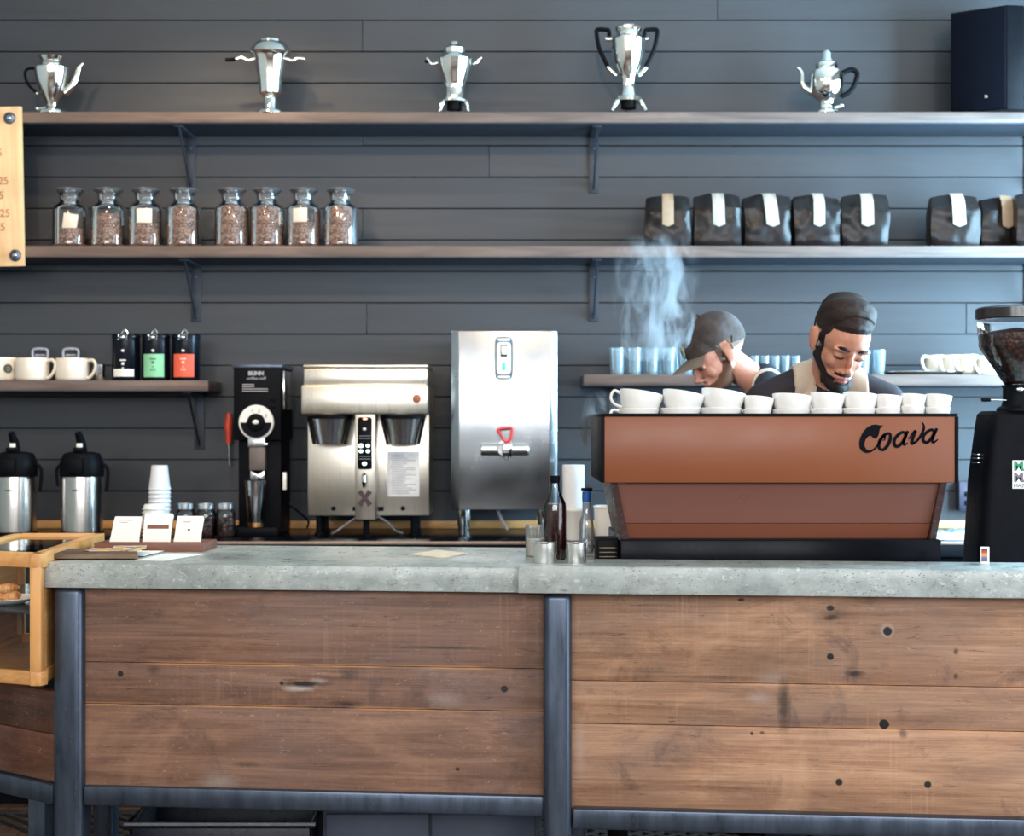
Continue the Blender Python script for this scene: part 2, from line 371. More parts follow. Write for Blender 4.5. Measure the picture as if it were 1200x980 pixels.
def opening_wall(mb, f, spans, lo, hi, a, b, top=3.7):
    cur = a
    for s0, s1 in spans:
        f(cur, s0, 0, top); f(s0, s1, 0, lo); f(s0, s1, hi, top); cur = s1
    f(cur, b, 0, top)
opening_wall(mb, lambda a, b, c, d: mb.bx(2.9, 3.0, a, b, c, d), [(.95, 3.45), (4.3, 5.9)], .10, 3.25, -3, 6.4); struct('wall_right', mb, M_plaster)  # openings cut down near the floor to give the steel posts a highlight
mb = MB(); opening_wall(mb, lambda a, b, c, d: mb.bx(a, b, -3.1, -3, c, d), [(-3.2, -1.4), (-1.05, .75), (1.0, 2.8)], 1.8, 3.4, -3.6, 2.9); struct('wall_front', mb, M_plaster)  # window openings out of view, invented to let light in
def win(i, f):
    mb = MB(); f(mb); struct('window_%d' % i, mb, M_blackmetal)
for i, (a, b) in enumerate(((-3.2, -1.4), (-1.05, .75), (1.0, 2.8))):
    win(i+1, lambda mb: [mb.bx(a, b, -3.06, -2.9, z-.03, z+.03) for z in (1.83, 2.9, 3.37)]+[mb.bx(x-.03, x+.03, -3.06, -2.9, 1.8, 3.4) for x in (a+.03, (a+b)/2, b-.03)])
for i, (a, b) in enumerate(((.95, 3.45), (4.3, 5.9))):
    win(i+4, lambda mb: [mb.bx(2.80, 2.96, a, b, z-.03, z+.03) for z in (.13, 3.20)]+[mb.bx(2.80, 2.96, y-.03, y+.03, .10, 3.25) for y in (a+.03, (a+b)/2, b-.03)])

# ------------------------------------------------------------------ bar
TH = math.radians(5.5); cT, sT = math.cos(TH), math.sin(TH); Y0 = 3.85
BM = T((0, Y0, 0)) @ Matrix.Rotation(-TH, 4, 'Z')
def U(px, v):
    t = (px-600)/F; return (t*(Y0+v*cT)-v*sT)/(cT+t*sT)
def Yb(u, v): return Y0-u*sT+v*cT
def BZ(px, py, v): return Z(py, Yb(U(px, v), v))
def bar_thing(name, label, cat): return thing(name, label, cat, (0, Y0, 0), -TH)
uL = U(51, 0); ZL = 1.054; ZR = 1.063
def slab(name, label, poly, z0, z1):
    t = bmesh.new(); A = [t.verts.new((p[0], p[1], z1)) for p in poly]; B = [t.verts.new((p[0], p[1], z0)) for p in poly]; n = len(poly)
    t.faces.new(A); t.faces.new(B[::-1])
    for i in range(n): t.faces.new((A[i], B[i], B[(i+1) % n], A[(i+1) % n]))
    bmesh.ops.recalc_face_normals(t, faces=t.faces)
    bmesh.ops.bevel(t, geom=list(t.edges), offset=.003, segments=2, affect='EDGES', profile=.5)
    mb = MB(); mb._add(t); o = mb.build(name, M_conc, sharp=30); o.location = (0, Y0, 0); o.rotation_euler = (0, 0, -TH)
    return tag(o, label, 'countertop', 'concrete slabs of the bar')
u7 = U(692, .06); u6 = U(607, -.045)
slab('concrete_countertop', 'left grey concrete bar top carrying the white cards and napkin', [(uL, .001), (u7, .001), (u7, .62), (uL+.02, .62)], ZL-.063, ZL)
slab('concrete_countertop', 'right narrow concrete bar ledge in front of the brown espresso machine', [(u6, -.045), (2.6, -.045), (2.6, .17), (u7+.002, .17), (u7+.002, 0), (u6, 0)], ZR-.068, ZR)
# the ledge behind the right slab's front lip
def holes(lst, v):
    out = []
    for px, py, rx, ry, st, so in lst:
        out.append((U(px, v), BZ(px, py, v), rx*3.85/F, ry*3.85/F, st, so))
    return out
vp = .055
WC = ((88, 56, 42), (136, 92, 68), (172, 120, 88))
M_wl = wood('reclaimed fir boards left', ((112, 78, 60), (144, 104, 82), (168, 126, 102)), .62, 'x', rings=1.1, saw=.30, bump=.4, seams=(.792, .683), marks=holes([
    (141, 790, 3.5, 4, 1, .2), (180, 785, 6, 5, .55, .8), (357, 802, 21, 3.2, 1, .55), (349, 807, 16, 3.2, -.75, .5), (372, 799, 9, 3, -.5, .6), (257, 917, 18, 9, -.35, .7), (520, 820, 16, 7, -.30, .8), (330, 801, 2.5, 2.5, .9, .3), (591, 808, 4.2, 4, 1, .2), (536, 902, 2.5, 2.2, .9, .3),
    (405, 826, 16, 3, .7, .7), (408, 790, 7, 6, .5, .9), (625, 800, 16, 26, .35, .9), (290, 897, 14, 3, .5, .7), (250, 746, 60, 2, .4, .8), (520, 760, 60, 1.6, .5, .8), (620, 870, 26, 60, .25, .9)], vp))
M_wr = wood('reclaimed fir boards right', ((156, 110, 82), (190, 142, 108), (212, 166, 132)), .62, 'x', rings=1.0, saw=.30, bump=.4, seams=(.764, .655), marks=holes([
    (973, 713, 5, 3.5, 1, .3), (974, 724, 9, 3.6, .85, .5), (974, 718, 22, 9, .45, .9), (1040, 740, 5, 5, 1, .15), (1040, 739, 8.2, 8.2, -.35, .15), (905, 795, 14, 8, -.35, .7), (890, 818, 12, 6, -.35, .7), (680, 880, 5, 26, -.3, .7), (973, 770, 4, 3.8, 1, .2), (1002, 790, 9, 3.6, .8, .5),
    (918, 826, 6, 27, .75, .6), (1036, 849, 5.6, 5.6, 1, .1), (983, 917, 4, 4, 1, .2), (1087, 920, 4, 4, 1, .2), (868, 703, 4, 1.8, .9, .4), (881, 860, 2, 2, .9, .3), (893, 859, 2.5, 1.6, .7, .3),
    (895, 775, 45, 14, .4, .9), (1058, 860, 4, 5, .6, .5), (1120, 764, 2.5, 3, .7, .5), (1120, 793, 2.5, 3, .7, .5), (740, 925, 50, 26, .22, .9), (850, 795, 30, 3, .4, .8)], vp))
bar = bar_thing('bar_counter', 'timber clad bar front in a dark steel frame under the concrete top', 'counter')
def panel(px0, px1, zt, zb, seams, m, lab, u1=None):
    mb = MB(); u0 = U(px0, vp)-.02; u1 = u1 if u1 is not None else U(px1, vp)+.02; zs = [zt]+seams+[zb]
    for a, b in zip(zs, zs[1:]):
        mb.bx(u0, u1, vp, vp+.03, b+.0008, a-.0008, .0018)
    mb.build('wood_panel', m, bar, label=lab)
panel(97, 637, ZL-.066, .44, [.792, .683], M_wl, 'darker weathered plank panel'); panel(672, 1200, ZR-.07, .42, [.764, .655], M_wr, 'paler plank panel with bolt holes', 2.5)
def post(px0, px1, v, zt):
    mb = MB(); mb.bx(U(px0, v), U(px1, v)-.004, v, v+.085, 0, zt, .018, seg=5); mb.build('steel_post', M_steel, bar)
post(61, 97, .025, ZL-.0635); post(636, 671, .01, ZL-.0635)
mb = MB(); mb.bx(U(97, .03), U(637, .03), .035, .09, .420, .471, .005); mb.build('steel_rail', M_steel, bar)
mb = MB(); mb.bx(U(671, .02), 2.5, .02, .08, .394, .446, .005); mb.build('steel_rail', M_steel, bar)
mb = MB(); mb.bx(U(637, .4), 2.5, .19, .235, ZR-.075-.06, ZR-.075, .003); mb.build('steel_rail', M_steel, bar)
mb = MB(); mb.bx(U(120, .5), U(1150, .5), .55, .60, ZL-.12, ZL-.066, .003); mb.build('steel_rail', M_steel, bar)
for px in (110, 660):
    mb = MB(); mb.bx(U(px, .55), U(px, .55)+.06, .54, .60, 0, ZL-.0635, .005); mb.build('steel_post', M_steel, bar)
mb = MB(); mb.bx(2.44, 2.5, .03, .09, 0, ZR-.07, .005); mb.build('steel_post', M_steel, bar)
# left return of the bar
ret = thing('bar_return', 'angled dark timber end of the bar below the glass pastry case', 'counter', (X(62, 3.98), 3.98+.03, 0), math.radians(180-36))
M_wret = wood('dark reclaimed boards', ((60, 34, 22), (92, 54, 34), (122, 76, 48)), .6, 'x', saw=.1, bump=.3)
mb = MB(); mb.bx(.0, .60, -.03, 0.0, .475, .60, .002); mb.bx(.0, .60, -.03, 0.0, .602, .713, .002); mb.build('wood_panel', M_wret, ret)
mb = MB(); mb.bx(.0, .60, -.04, .015, .42, .472, .004); mb.build('steel_rail', M_steel, ret)
mb = MB(); mb.bx(.05, .12, -.06, .0, 0, .42, .004); mb.build('steel_post', M_steel, ret)
mb = MB(); mb.bx(.54, .60, -.06, .0, 0, .42, .004); mb.build('steel_post', M_steel, ret)
mb = MB(); mb.prism([(-1.245, 4.06), (-1.245, 4.66), (-1.56, 4.66), (-1.56, 4.16)], .715, .7405, axis='z', bev=.002)
o = mb.build('case_shelf', M_walnut); tag(o, 'low timber ledge carrying the glass pastry case at the bar end', 'ledge')
# right workbench behind the ledge
wb = thing('workbench', 'dark workbench carrying the espresso machine behind the bar', 'counter', (0, 0, 0))
mb = MB(); mb.bx(X(697, 4.1), 2.75, 4.02, 4.66, .895, .93, .004); mb.build('bench_top', M_ssh, wb)
mb = MB(); mb.bx(X(712, 4.1)+.02, 2.7, 4.28, 4.62, .50, .894, .004); mb.build('cabinet', M_blackmetal, wb)
for x in (X(712, 4.1)+.05, 1.5, 2.65):
    for y in (4.32, 4.58):
        mb = MB(); mb.bx(x-.02, x+.02, y-.02, y+.02, 0, .50, .003); mb.build('leg', M_blackmetal, wb)
# things below
n = NT('black rubber'); n.set(Base_Color=n.ramp(n.noise(40), [(.3, lin((26, 24, 23))), (.7, lin((44, 38, 35)))]), Roughness=.7); M_rub = n.m
mb = MB(); ang = 45
for i in range(0, 96):
    y = 4.68+i*.034
for i in range(-60, 61):
    for sgn in (1, -1):
        # diagonal strips clipped to the mat rectangle
        x0, x1, y0, y1 = -1.9, 2.2, 4.72, 5.52; c = i*.075
        pts = []
        for yy in (y0, y1):
            xx = c+sgn*(yy-5.12); pts.append((xx, yy))
        if min(p[0] for p in pts) < x0 or max(p[0] for p in pts) > x1: continue
        mb.prism([(pts[0][0]-.012, y0), (pts[0][0]+.012, y0), (pts[1][0]+.012, y1), (pts[1][0]-.012, y1)], .003, .014 if sgn > 0 else .0135, axis='z')
mb.bx(-1.92, 2.22, 4.69, 4.73, .001, .016, .003); mb.bx(-1.92, 2.22, 5.51, 5.55, .001, .016, .003); mb.bx(-1.92, -1.86, 4.69, 5.55, .001, .016, .003); mb.bx(2.16, 2.22, 4.69, 5.55, .001, .016, .003)
o = mb.build('floor_mat', M_rub); tag(o, 'open lattice rubber mat on the floor behind the bar', 'mat')
M_navy = simple('navy laminate', (52, 62, 82), .5, var=.1)
M_bin = simple('dark navy plastic', (16, 22, 36), .3, var=.1)
t = thing('storage_bin', 'dark plastic bin on the floor under the left bar panel', 'bin', (X(268, 4.33), 4.36, 0))
mb = MB(); w2 = .25; mb.bx(-w2, w2, -.15, .15, .0, .01, .003)
for a in ((-w2, w2, -.15, -.142), (-w2, w2, .142, .15), (-w2, -w2+.008, -.15, .15), (w2-.008, w2, -.15, .15)): mb.bx(*a, .005, .315, .002)
mb.build('tub', M_bin, t)
mb = MB(); mb.tube([(-w2-.008, -.16, .315), (w2+.008, -.16, .315), (w2+.008, .16, .315), (-w2-.008, .16, .315)], .010, 8, closed=True); mb.build('rim', M_bin, t)
t = thing('base_cabinet', 'blue grey cabinet low under the middle of the bar', 'cabinet', (X(506, 4.33), 4.44, 0))
mb = MB(); mb.bx(-.3, .3, -.17, .12, .02, .34, .003); mb.build('carcass', M_navy, t)
mb = MB(); mb.bx(-.29, -.003, -.188, -.171, .04, .33, .003); mb.build('door', M_navy, t)
mb = MB(); mb.bx(.003, .29, -.188, -.171, .04, .33, .003); mb.build('door', M_navy, t)
# back counter
bc = thing('back_counter', 'dark back counter along the slate wall holding the brewing machines', 'counter', (0, 0, 0))
mb = MB(); mb.bx(-3.4, 2.79, 5.58, YW-.016, .955, .985, .002); mb.build('counter_top', M_blackgloss, bc)
mb = MB(); mb.bx(-3.4, 2.79, 5.565, 5.58, .975, .986, .002); mb.build('metal_edging', simple('bronze edging', (150, 128, 114), .5, .3), bc)
mb = MB(); mb.bx(-3.4, 2.79, 5.57, 5.579, .93, .974, .001); mb.build('front_edge', M_blackmetal, bc)
mb = MB(); mb.bx(-3.4, 2.79, YW-.045, YW-.016, .986, 1.018, .002); mb.build('wooden_upstand', M_maple, bc, label='warm timber strip')
mb = MB(); mb.bx(-3.38, 2.78, 5.64, YW-.02, .1, .954); mb.bx(-3.38, 2.78, 5.70, YW-.02, 0.001, .1); mb.build('carcass', M_blackmetal, bc)
for i in range(9):
    x0 = -3.37+i*.682; d = MB(); d.bx(x0+.004, x0+.678, 5.62, 5.64, .12, .92, .002); dd = d.build('door', M_blackmetal, bc)
    h = MB(); h.tube([(x0+.60, 5.62, .80), (x0+.60, 5.595, .80), (x0+.60, 5.595, .66), (x0+.60, 5.62, .66)], .005, 8); h.build('handle', M_ssp, dd)
# ------------------------------------------------------------------ shelves on the wall
YS = 6.0
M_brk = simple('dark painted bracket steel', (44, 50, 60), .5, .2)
def wall_shelf(label, x0, x1, zt, zb, brackets, grp='timber wall shelves'):
    t = thing('wall_shelf', label, 'shelf', ((x0+x1)/2, YW-.015, zb), group=grp); hw = (x1-x0)/2; th = zt-zb
    mb = MB(); mb.bx(-hw, hw, -(YW-.015-YS), -.001, 0, th, .002); mb.build('shelf_board', M_shelf, t)
    mb = MB(); mb.bx(-hw+.002, hw-.002, -(YW-.015-YS)+.004, -.001, -.0035, -.0003, .0005); mb.build('painted_underside', M_brk, t, label='dark painted underside')  # dark sheet stands in for the shade under the shelf
    for bx in brackets:
        x = bx-(x0+x1)/2
        mb = MB(); mb.bx(x-.020, x+.020, -.008, -.001, -.235, -.0037, .001); mb.bx(x-.018, x+.018, -.25, -.001, -.010, -.0037, .001)
        mb.prism([(-.24, -.009), (-.215, -.009), (-.008, -.205), (-.008, -.225)], x-.003, x+.003, axis='x')
        b = mb.build('shelf_bracket', M_brk, t)
        [MB().ball((x, -.010, zz_), (.006, .003, .006)).build('screw', M_steel, b) for zz_ in (-.215, -.05)]
    return t
zU, zM, zL, zR = 2.637, 2.112, 1.584, 1.607
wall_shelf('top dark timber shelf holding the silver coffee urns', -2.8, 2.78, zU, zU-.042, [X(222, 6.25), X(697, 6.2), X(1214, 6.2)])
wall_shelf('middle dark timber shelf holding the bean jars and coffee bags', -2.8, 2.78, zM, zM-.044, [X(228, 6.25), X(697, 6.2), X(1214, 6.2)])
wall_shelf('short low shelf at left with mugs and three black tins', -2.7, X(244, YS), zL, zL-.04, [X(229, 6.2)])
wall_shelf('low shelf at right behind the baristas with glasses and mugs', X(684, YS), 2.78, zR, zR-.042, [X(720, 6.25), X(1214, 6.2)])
# ------------------------------------------------------------------ menu board
t = thing('menu_board', 'pale birch price board bolted across the left shelf ends', 'sign', (X(25, 5.985), 5.985, Z(312, 5.985)), 0)
t.rotation_euler = (0, math.radians(-1.15), 0)
H = 187*5.985/F
mb = MB(); mb.bx(-.62, .013, -.006, .012, 0, H, .002); mb.build('board', M_ply, t)
for z in (.042, H-.045):
    mb = MB(); mb.lathe([(0, .008), (.010, .008), (.021, .005), (.024, 0), (.024, -.003), (0, -.003)], M=T((-.033 if z > .1 else -.021, -.006, z)) @ R(90, 'X'), seg=24)
    b = mb.build('bolt', M_steel, t); s = MB(); s.ball((-.033 if z > .1 else -.021, -.014, z), (.009, .005, .009)); s.build('bolt_head', M_ssp, b)
for py, s, px in ((183, '5', 6), (216, '.25', 13), (233, '.5', 7), (254, '.25', 14), (270, '.5', 8)):
    mb = MB(); text_mb(mb, s, .042, T((X(px, 5.985)-X(25, 5.985), -.0065, (312-py)*5.985/F)), align='RIGHT'); mb.build('price', M_engr, t)
# ------------------------------------------------------------------ silver pots
def pxprof(pr, k, yb, Y, cx):      # zoomed crop measurements -> metres
    s = Y/F/k; return [(r*s, (yb-y)*s) for r, y in pr]
def pot(name, label, cat_, px, Y, k, yb, cx, prof, handles=(), spout=None, legs=(), seg=40, knob=None, extra=None):
    t = thing(name, label, cat_, (X(px, Y), Y, zU), group='silver coffee pots and urns on the top shelf'); s = Y/F/k
    up = 1.5*k*s; f = lambda p: ((p[0]-cx)*s, 0, (yb-p[1])*s+up)
    mb = MB(); pp = pxprof(prof, k, yb, Y, cx); mb.lathe(([(0, 0), (pp[1][0], 0)] if pp[1][1] < .004 else [(0, pp[0][1]+up)])+[(a, b+up) for a, b in pp[1:]], seg=seg); mb.build('body', M_chrome, t)
    for pts, r, mat in handles:
        mb = MB(); mb.tube(cat([f(p) for p in pts], 6), r, 10); mb.build('handle', mat, t)
    if spout:
        pts, r0, r1 = spout; c = cat([f(p) for p in pts], 6); mb = MB(); mb.tube(c, [r0+(r1-r0)*i/(len(c)-1) for i in range(len(c))], 14); mb.build('spout', M_chrome, t)
    for a in legs:
        rr = legs[a] if isinstance(legs, dict) else None
    return t, f, s
A_, fA, sA = pot('coffee_pot', 'small silver coffee pot with a thin dark handle and spout at shelf left end', 'coffee pot', 61, 6.048, 7.5, 738, 345,
    [(0, 738), (118, 738), (112, 722), (62, 703), (44, 680), (50, 640), (76, 600), (106, 540), (130, 480), (148, 400), (154, 350), (136, 330), (108, 318), (94, 290), (112, 262), (118, 250), (108, 243), (60, 238), (0, 235)],
    handles=[([(215, 350), (150, 345), (110, 372), (112, 430), (145, 500), (215, 562)], .0055, M_black)], spout=([(460, 560), (520, 500), (560, 420), (580, 350), (622, 302)], .016, .007))
mb = MB(); mb.tube([fA((300, 690)), fA((215, 702))], .006); mb.ball(fA((215, 702)), .009); mb.build('spigot', M_chrome, A_)
mb = MB(); mb.ball(fA((215, 567)), .007); mb.build('handle_ferrule', M_chrome, A_)
B_, fB, sB = pot('coffee_urn', 'tall flared silver urn with two straight horizontal handles', 'urn', 316.7, 6.048, 8.52, 830, 568,
    [(0, 830), (140, 830), (132, 816), (78, 802), (66, 780), (66, 672), (84, 655), (106, 632), (112, 560), (126, 450), (144, 350), (163, 275), (176, 250), (205, 236), (198, 205), (180, 168), (150, 138), (118, 130), (114, 104), (92, 90), (30, 78), (0, 68)],
    handles=[([(420, 285), (350, 305), (285, 278), (225, 292)], .0075, M_chrome), ([(225, 292), (170, 298), (120, 298)], .0075, M_black), ([(725, 290), (790, 308), (850, 285), (915, 294)], .0075, M_chrome)])
C_, fC, sC = pot('coffee_urn', 'round silver samovar on curved legs with small upturned handles', 'urn', 532.6, 6.048, 8.167, 825, 430,
    [(0, 735), (145, 728), (142, 712), (112, 702), (96, 690), (96, 600), (92, 582), (106, 540), (136, 460), (156, 400), (166, 345), (172, 322), (150, 290), (112, 262), (100, 250), (106, 216), (94, 200), (60, 182), (46, 160), (40, 148), (0, 145)],
    handles=[([(275, 340), (215, 358), (185, 325), (165, 300)], .006, M_chrome), ([(605, 360), (640, 345), (665, 315), (695, 296)], .006, M_chrome)])
mb = MB(); mb.ball(fC((163, 330)), .008); mb.build('handle_tip', M_black, C_)
D_, fD, sD = pot('coffee_urn', 'tall silver trophy shaped urn with large black loop handles', 'urn', 736.3, 6.048, 8.167, 900, 460,
    [(0, 800), (138, 795), (136, 755), (95, 742), (70, 700), (64, 640), (74, 560), (86, 530), (112, 480), (142, 400), (160, 300), (172, 205), (152, 180), (116, 160), (108, 132), (130, 112), (132, 88), (120, 76), (0, 70)],
    handles=[([(278, 165), (272, 112), (240, 103), (165, 103), (158, 150), (185, 290), (268, 465)], .0085, M_black), ([(612, 165), (622, 112), (655, 103), (728, 103), (735, 150), (705, 290), (622, 465)], .0085, M_black)])
[MB().tube([fD(a), fD(b)], .009).build('handle_socket', M_chrome, D_) for a, b in (((262, 462), (345, 545)), ((630, 462), (560, 540)), ((240, 190), (330, 200)), ((650, 190), (600, 200)))]
def legs3(t, f, s, cx, r_top, r_bot, ytop, yb):
    for k in range(3):
        a = (-PI/2+.02 if False else 0)+k*2*PI/3+PI/6*5+PI
        pts = []
        for u in range(7):
            q = u/6; r = (r_top+(r_bot-r_top)*(q**1.5)+14*math.sin(q*PI))*s; pts.append((r*math.cos(a), r*math.sin(a), (yb-(ytop+(yb-14-ytop)*q))*s+1.5*6.045/F*(1-q)))
        mb = MB(); mb.tube(pts, [.009, .010, .009, .008, .007, .007, .009], 10); mb.build('leg', M_chrome, t)
    mb = MB(); z = (yb-ytop)*s; mb.cyl((0, 0, z-.022), (0, 0, z+.004), .030); mb.build('burner', M_black, t)
legs3(C_, fC, sC, 430, 125, 150, 730, 825); legs3(D_, fD, sD, 460, 125, 185, 792, 900)
E_, fE, sE = pot('coffee_pot', 'silver percolator pot with glass knob, thin curved spout and black handle', 'coffee pot', 968.5, 6.048, 9.8, 885, 475,
    [(0, 885), (140, 884), (132, 870), (100, 842), (88, 800), (88, 760), (100, 732), (150, 702), (184, 650), (198, 560), (196, 450), (180, 410), (140, 392), (128, 380), (130, 330), (120, 310), (92, 296), (60, 290), (0, 285)],
    handles=[([(650, 440), (700, 405), (770, 388), (822, 420), (822, 480), (780, 590), (710, 665), (640, 690)], .010, M_black)], spout=([(310, 650), (235, 605), (198, 540), (196, 440), (172, 385), (138, 365)], .013, .004))
mb = MB(); mb.lathe(pxprof([(0, 285), (66, 282), (66, 268), (48, 245), (48, 180), (30, 156), (0, 150)], 9.8, 885, 6.048, 475)); mb.build('knob', simple('frosted glass knob', (205, 220, 228), .12, Transmission_Weight=.5), E_)
mb = MB(); mb.tube([fE((560, 830)), fE((640, 812)), fE((670, 805))], .007); mb.ball(fE((650, 800)), .009); mb.build('spigot', M_chrome, E_)
# ------------------------------------------------------------------ loudspeaker
t = thing('loudspeaker', 'black angled loudspeaker at the right end of the top shelf', 'loudspeaker', (X(1172, 6.03), 6.10, zU), math.radians(-33))
H = .405
mb = MB(); mb.prism([(-.136, .0), (-.136, -.13), (.085, -.13), (.136, -.085), (.136, 0), (.12, .12), (-.12, .12)], 0, H, axis='z', bev=.003); mb.build('cabinet', M_black, t)
mb = MB(); mb.bx(-.130, .080, -.139, -.131, .008, H-.008, .003); mb.build('grille', simple('black grille cloth', (10, 13, 22), .7, bump=.3, bscale=900, Specular_IOR_Level=.05), t)
mb = MB(); mb.bx(.0, .012, -.1415, -.1395, .05, .062, .0008); mb.build('badge', M_ssp, t, label='small silver badge')
# ------------------------------------------------------------------ bean jars
def jar(px, level, col, card, idx):
    Y = 6.085; k = Y/F
    t = thing('glass_jar', JL[idx], 'jar', (X(px, Y), Y, zM), random.uniform(-.3, .3), 'stoppered glass jars of beans on the middle shelf')
    r = 20.3*k; mb = MB(); g = [(0, 1), (r*.9, 1), (r, 3.5), (r, 44), (r*.96, 47), (r*.80, 50.5), (r*.64, 52.5), (r*.58, 55), (r*.60, 61), (r*.68, 63)]
    mb.lathe([(a, b*k if b else 0) for a, b in g], seg=40); mb.build('jar_glass', M_glass, t)
    h = level*k; rr = r*.955
    b = MB(); b.lathe([(0, 1.6*k), (rr*.9, 1.6*k), (rr, 4*k), (rr, h-.002), (rr*.9, h+.003), (rr*.4, h+.001+.003*(idx % 2)), (0, h+.004)], seg=40); b.build('coffee_beans', M_beans, t, kind='stuff')
    s = MB(); s.lathe([(0, 54*k), (r*.42, 54*k), (r*.50, 60*k), (r*.54, 63.2*k), (r*.78, 66.2*k), (r*.84, 67.6*k), (r*.78, 69.2*k), (r*.3, 69.8*k), (0, 69.8*k)], seg=32); s.build('stopper', M_glass2, t)
    if card is not None:
        c = MB(); c.bx(-r*.45, r*.42, -r*.52, -r*.50, h-.005, min(h+.062, 46*k), .0004, M=R(card, 'Y')); c.build('paper_tag', M_cream, t)
    return t
M_glass2 = thin_glass('ground glass stopper', (.92, .93, .95), .08, 2.0, haze=.10, hazecol=(.85, .86, .88))
JL = ['leftmost bean jar, one third full with a tilted cream card', 'second bean jar from the left, two thirds full', 'third bean jar, half full with a white card above the beans',
      'fourth bean jar, filled up to the shoulder, just left of the gap', 'fifth bean jar, full, first one right of the gap', 'sixth bean jar, full, between two taller looking neighbours',
      'seventh bean jar, half full with a white card above the beans', 'rightmost bean jar, nearly full, last in the row']
JL[5] = 'sixth bean jar, full, second one right of the gap'
for i, (px, lv, cd) in enumerate(((82.5, 21, 8), (127, 38, None), (171, 27, 0), (215.5, 47, None), (272, 48, None), (313.5, 46, None), (356, 28, 0), (399, 47, None))):
    jar(px, lv, None, cd, i)
# ------------------------------------------------------------------ coffee bags
def bag_mesh(seed, w=.186, d=.105, h=.207):
    rnd = random.Random(seed); t = bmesh.new(); bmesh.ops.create_cube(t, size=1); bmesh.ops.subdivide_edges(t, edges=list(t.edges), cuts=14, use_grid_fill=True)
    off = Vector((seed*3.1, seed*1.7, 0))
    for v in t.verts:
        x, y, z = v.co; zz = z+.5
        nx = abs(x*2)
        bulge = 1-.05*(abs(z*2)**5)
        X_ = x*w*(bulge+.03*math.sin(zz*5+seed)); 
        depth = d*(1.0-.45*max(0, zz-.72)/.28)*(1-.25*nx**3)*(1-.2*max(0, .12-zz)/.12)
        Y_ = y*depth+(0 if zz < .72 else .012*(zz-.72)/.28)
        Z_ = zz*h*(1-.045*nx**2*(zz > .5)*(zz-.5)*2)
        q = noise.noise(Vector((X_*22, Y_*16, Z_*20))+off); q2 = noise.noise(Vector((X_*55, Y_*40, Z_*60))+off)
        amp = .012*min(1, zz*6)
        n_ = Vector((x, y*1.4, 0)).normalized() if (x or y) else Vector((0, 0, 0))
        if zz < .98 and zz > .02: X_ += n_.x*(q*amp*.35+q2*.0015); Y_ += n_.y*(q*amp*.7+q2*.0022)
        elif zz >= .98: Z_ += q*.006
        v.co = (X_, Y_, max(0, Z_))
    mb = MB(); mb._add(t); return mb
BL = ['black foil coffee bag standing leftmost of all the bags', 'second coffee bag from the left with a straight cream label', 'third coffee bag from the left, label bent to the right',
      'fourth coffee bag from the left with a tall upright label', 'fifth coffee bag, last one before the gap', 'sixth coffee bag, first one right of the gap', 'seventh coffee bag, label half in brown shade',
      'rightmost coffee bag cut off by the picture edge']
for i, (px, w, dy) in enumerate(((782, 56, 0), (839.5, 58, 0), (898, 58, 0), (955, 57, -.0), (1012.5, 57, 0), (1117, 60, 0), (1173, 55, .068), (1213, 50, -.035))):
    Y = 6.085+dy; k = Y/F
    t = thing('coffee_bag', BL[i], 'coffee bag', (X(px, Y), Y, zM), (i*37 % 7-3)*.02, 'black foil coffee bags on the middle shelf')
    bag_mesh(i+1, w*k*.94, .10, (61+(i*5 % 3))*k).build('bag', M_foil, t, sharp=25)
    dx = (.0, .003, .014, .0, .002, .006, .004, 0)[i]; hh = 61*k; lw = .0235+(i % 3)*.0015
    mb = MB(); yb = -.067; 
    # label strip: from the top fold down the front
    t2 = bmesh.new(); n_ = 9; rows = []
    for q in range(n_+1):
        u = q/n_; z = hh*(1.015-.01)-u*.125+.004 if q else hh+.004; y = (-.058-.012*min(1, u*2.2)); 
        if q == 0: y = -.01; z = hh+.007
        if q == 1: y = -.040; z = hh+.005
        sx = dx*u; rows.append([t2.verts.new((sx-lw*.95, y, z)), t2.verts.new((sx, y-.003, z-(.010 if q == n_ else 0))), t2.verts.new((sx+lw*.95, y, z))])
    for a, b in zip(rows, rows[1:]):
        for c in (0, 1): t2.faces.new((a[c], a[c+1], b[c+1], b[c]))
    ex = bmesh.ops.solidify(t2, geom=list(t2.faces), thickness=.0012)
    mb._add(t2); lb = mb.build('label', M_tan if i in (0, 6) else M_cream, t, sharp=60)
# ------------------------------------------------------------------ mugs, glass caddies, tins on the low left shelf
def mug(label, px, Y, z, r, h, ang, m, grp, taper=.0):
    t = thing('coffee_mug', label, 'mug', (X(px, Y), Y, z), 0, grp)
    mb = MB(); mb.lathe([(0, .0), (r*.86, 0), (r*.95, .004), (r, .012), (r, h-.003), (r-.001, h), (r-.004, h), (r-.005, h-.004), (r-.005, .01), (0, .008)], seg=40); mb.build('cup', m, t)
    c = cat([(r-.004, 0, h*.86), (r+.022, 0, h*.92), (r+.036, 0, h*.72), (r+.030, 0, h*.42), (r+.010, 0, h*.16), (r-.004, 0, h*.14)], 6)
    Mr = Matrix.Rotation(ang, 4, 'Z'); mb = MB(); mb.tube([Mr @ Vector(p) for p in c], .0065, 12); mb.build('handle', m, t); return t
g_ = 'cream mugs on the low left shelf'
m1 = mug('cream mug with a round dark emblem at the left picture edge', 2, 6.10, zL, .062, .093, .15, M_mug, g_)
mb = MB(); mb.lathe([(.008, 0), (.018, 0), (.018, .002), (.008, .002)], M=T((.040, -.0475, .048)) @ R(40, 'Z') @ R(90, 'X'), seg=24); mb.ball((.040, -.049, .048), (.006, .004, .006)); mb.build('emblem', simple('dark green print', (74, 84, 76), .5), m1, label='round dark emblem')
mug('cream mug in the middle of the low left shelf row', 38, 6.08, zL, .066, .090, -.25, M_mug, g_)
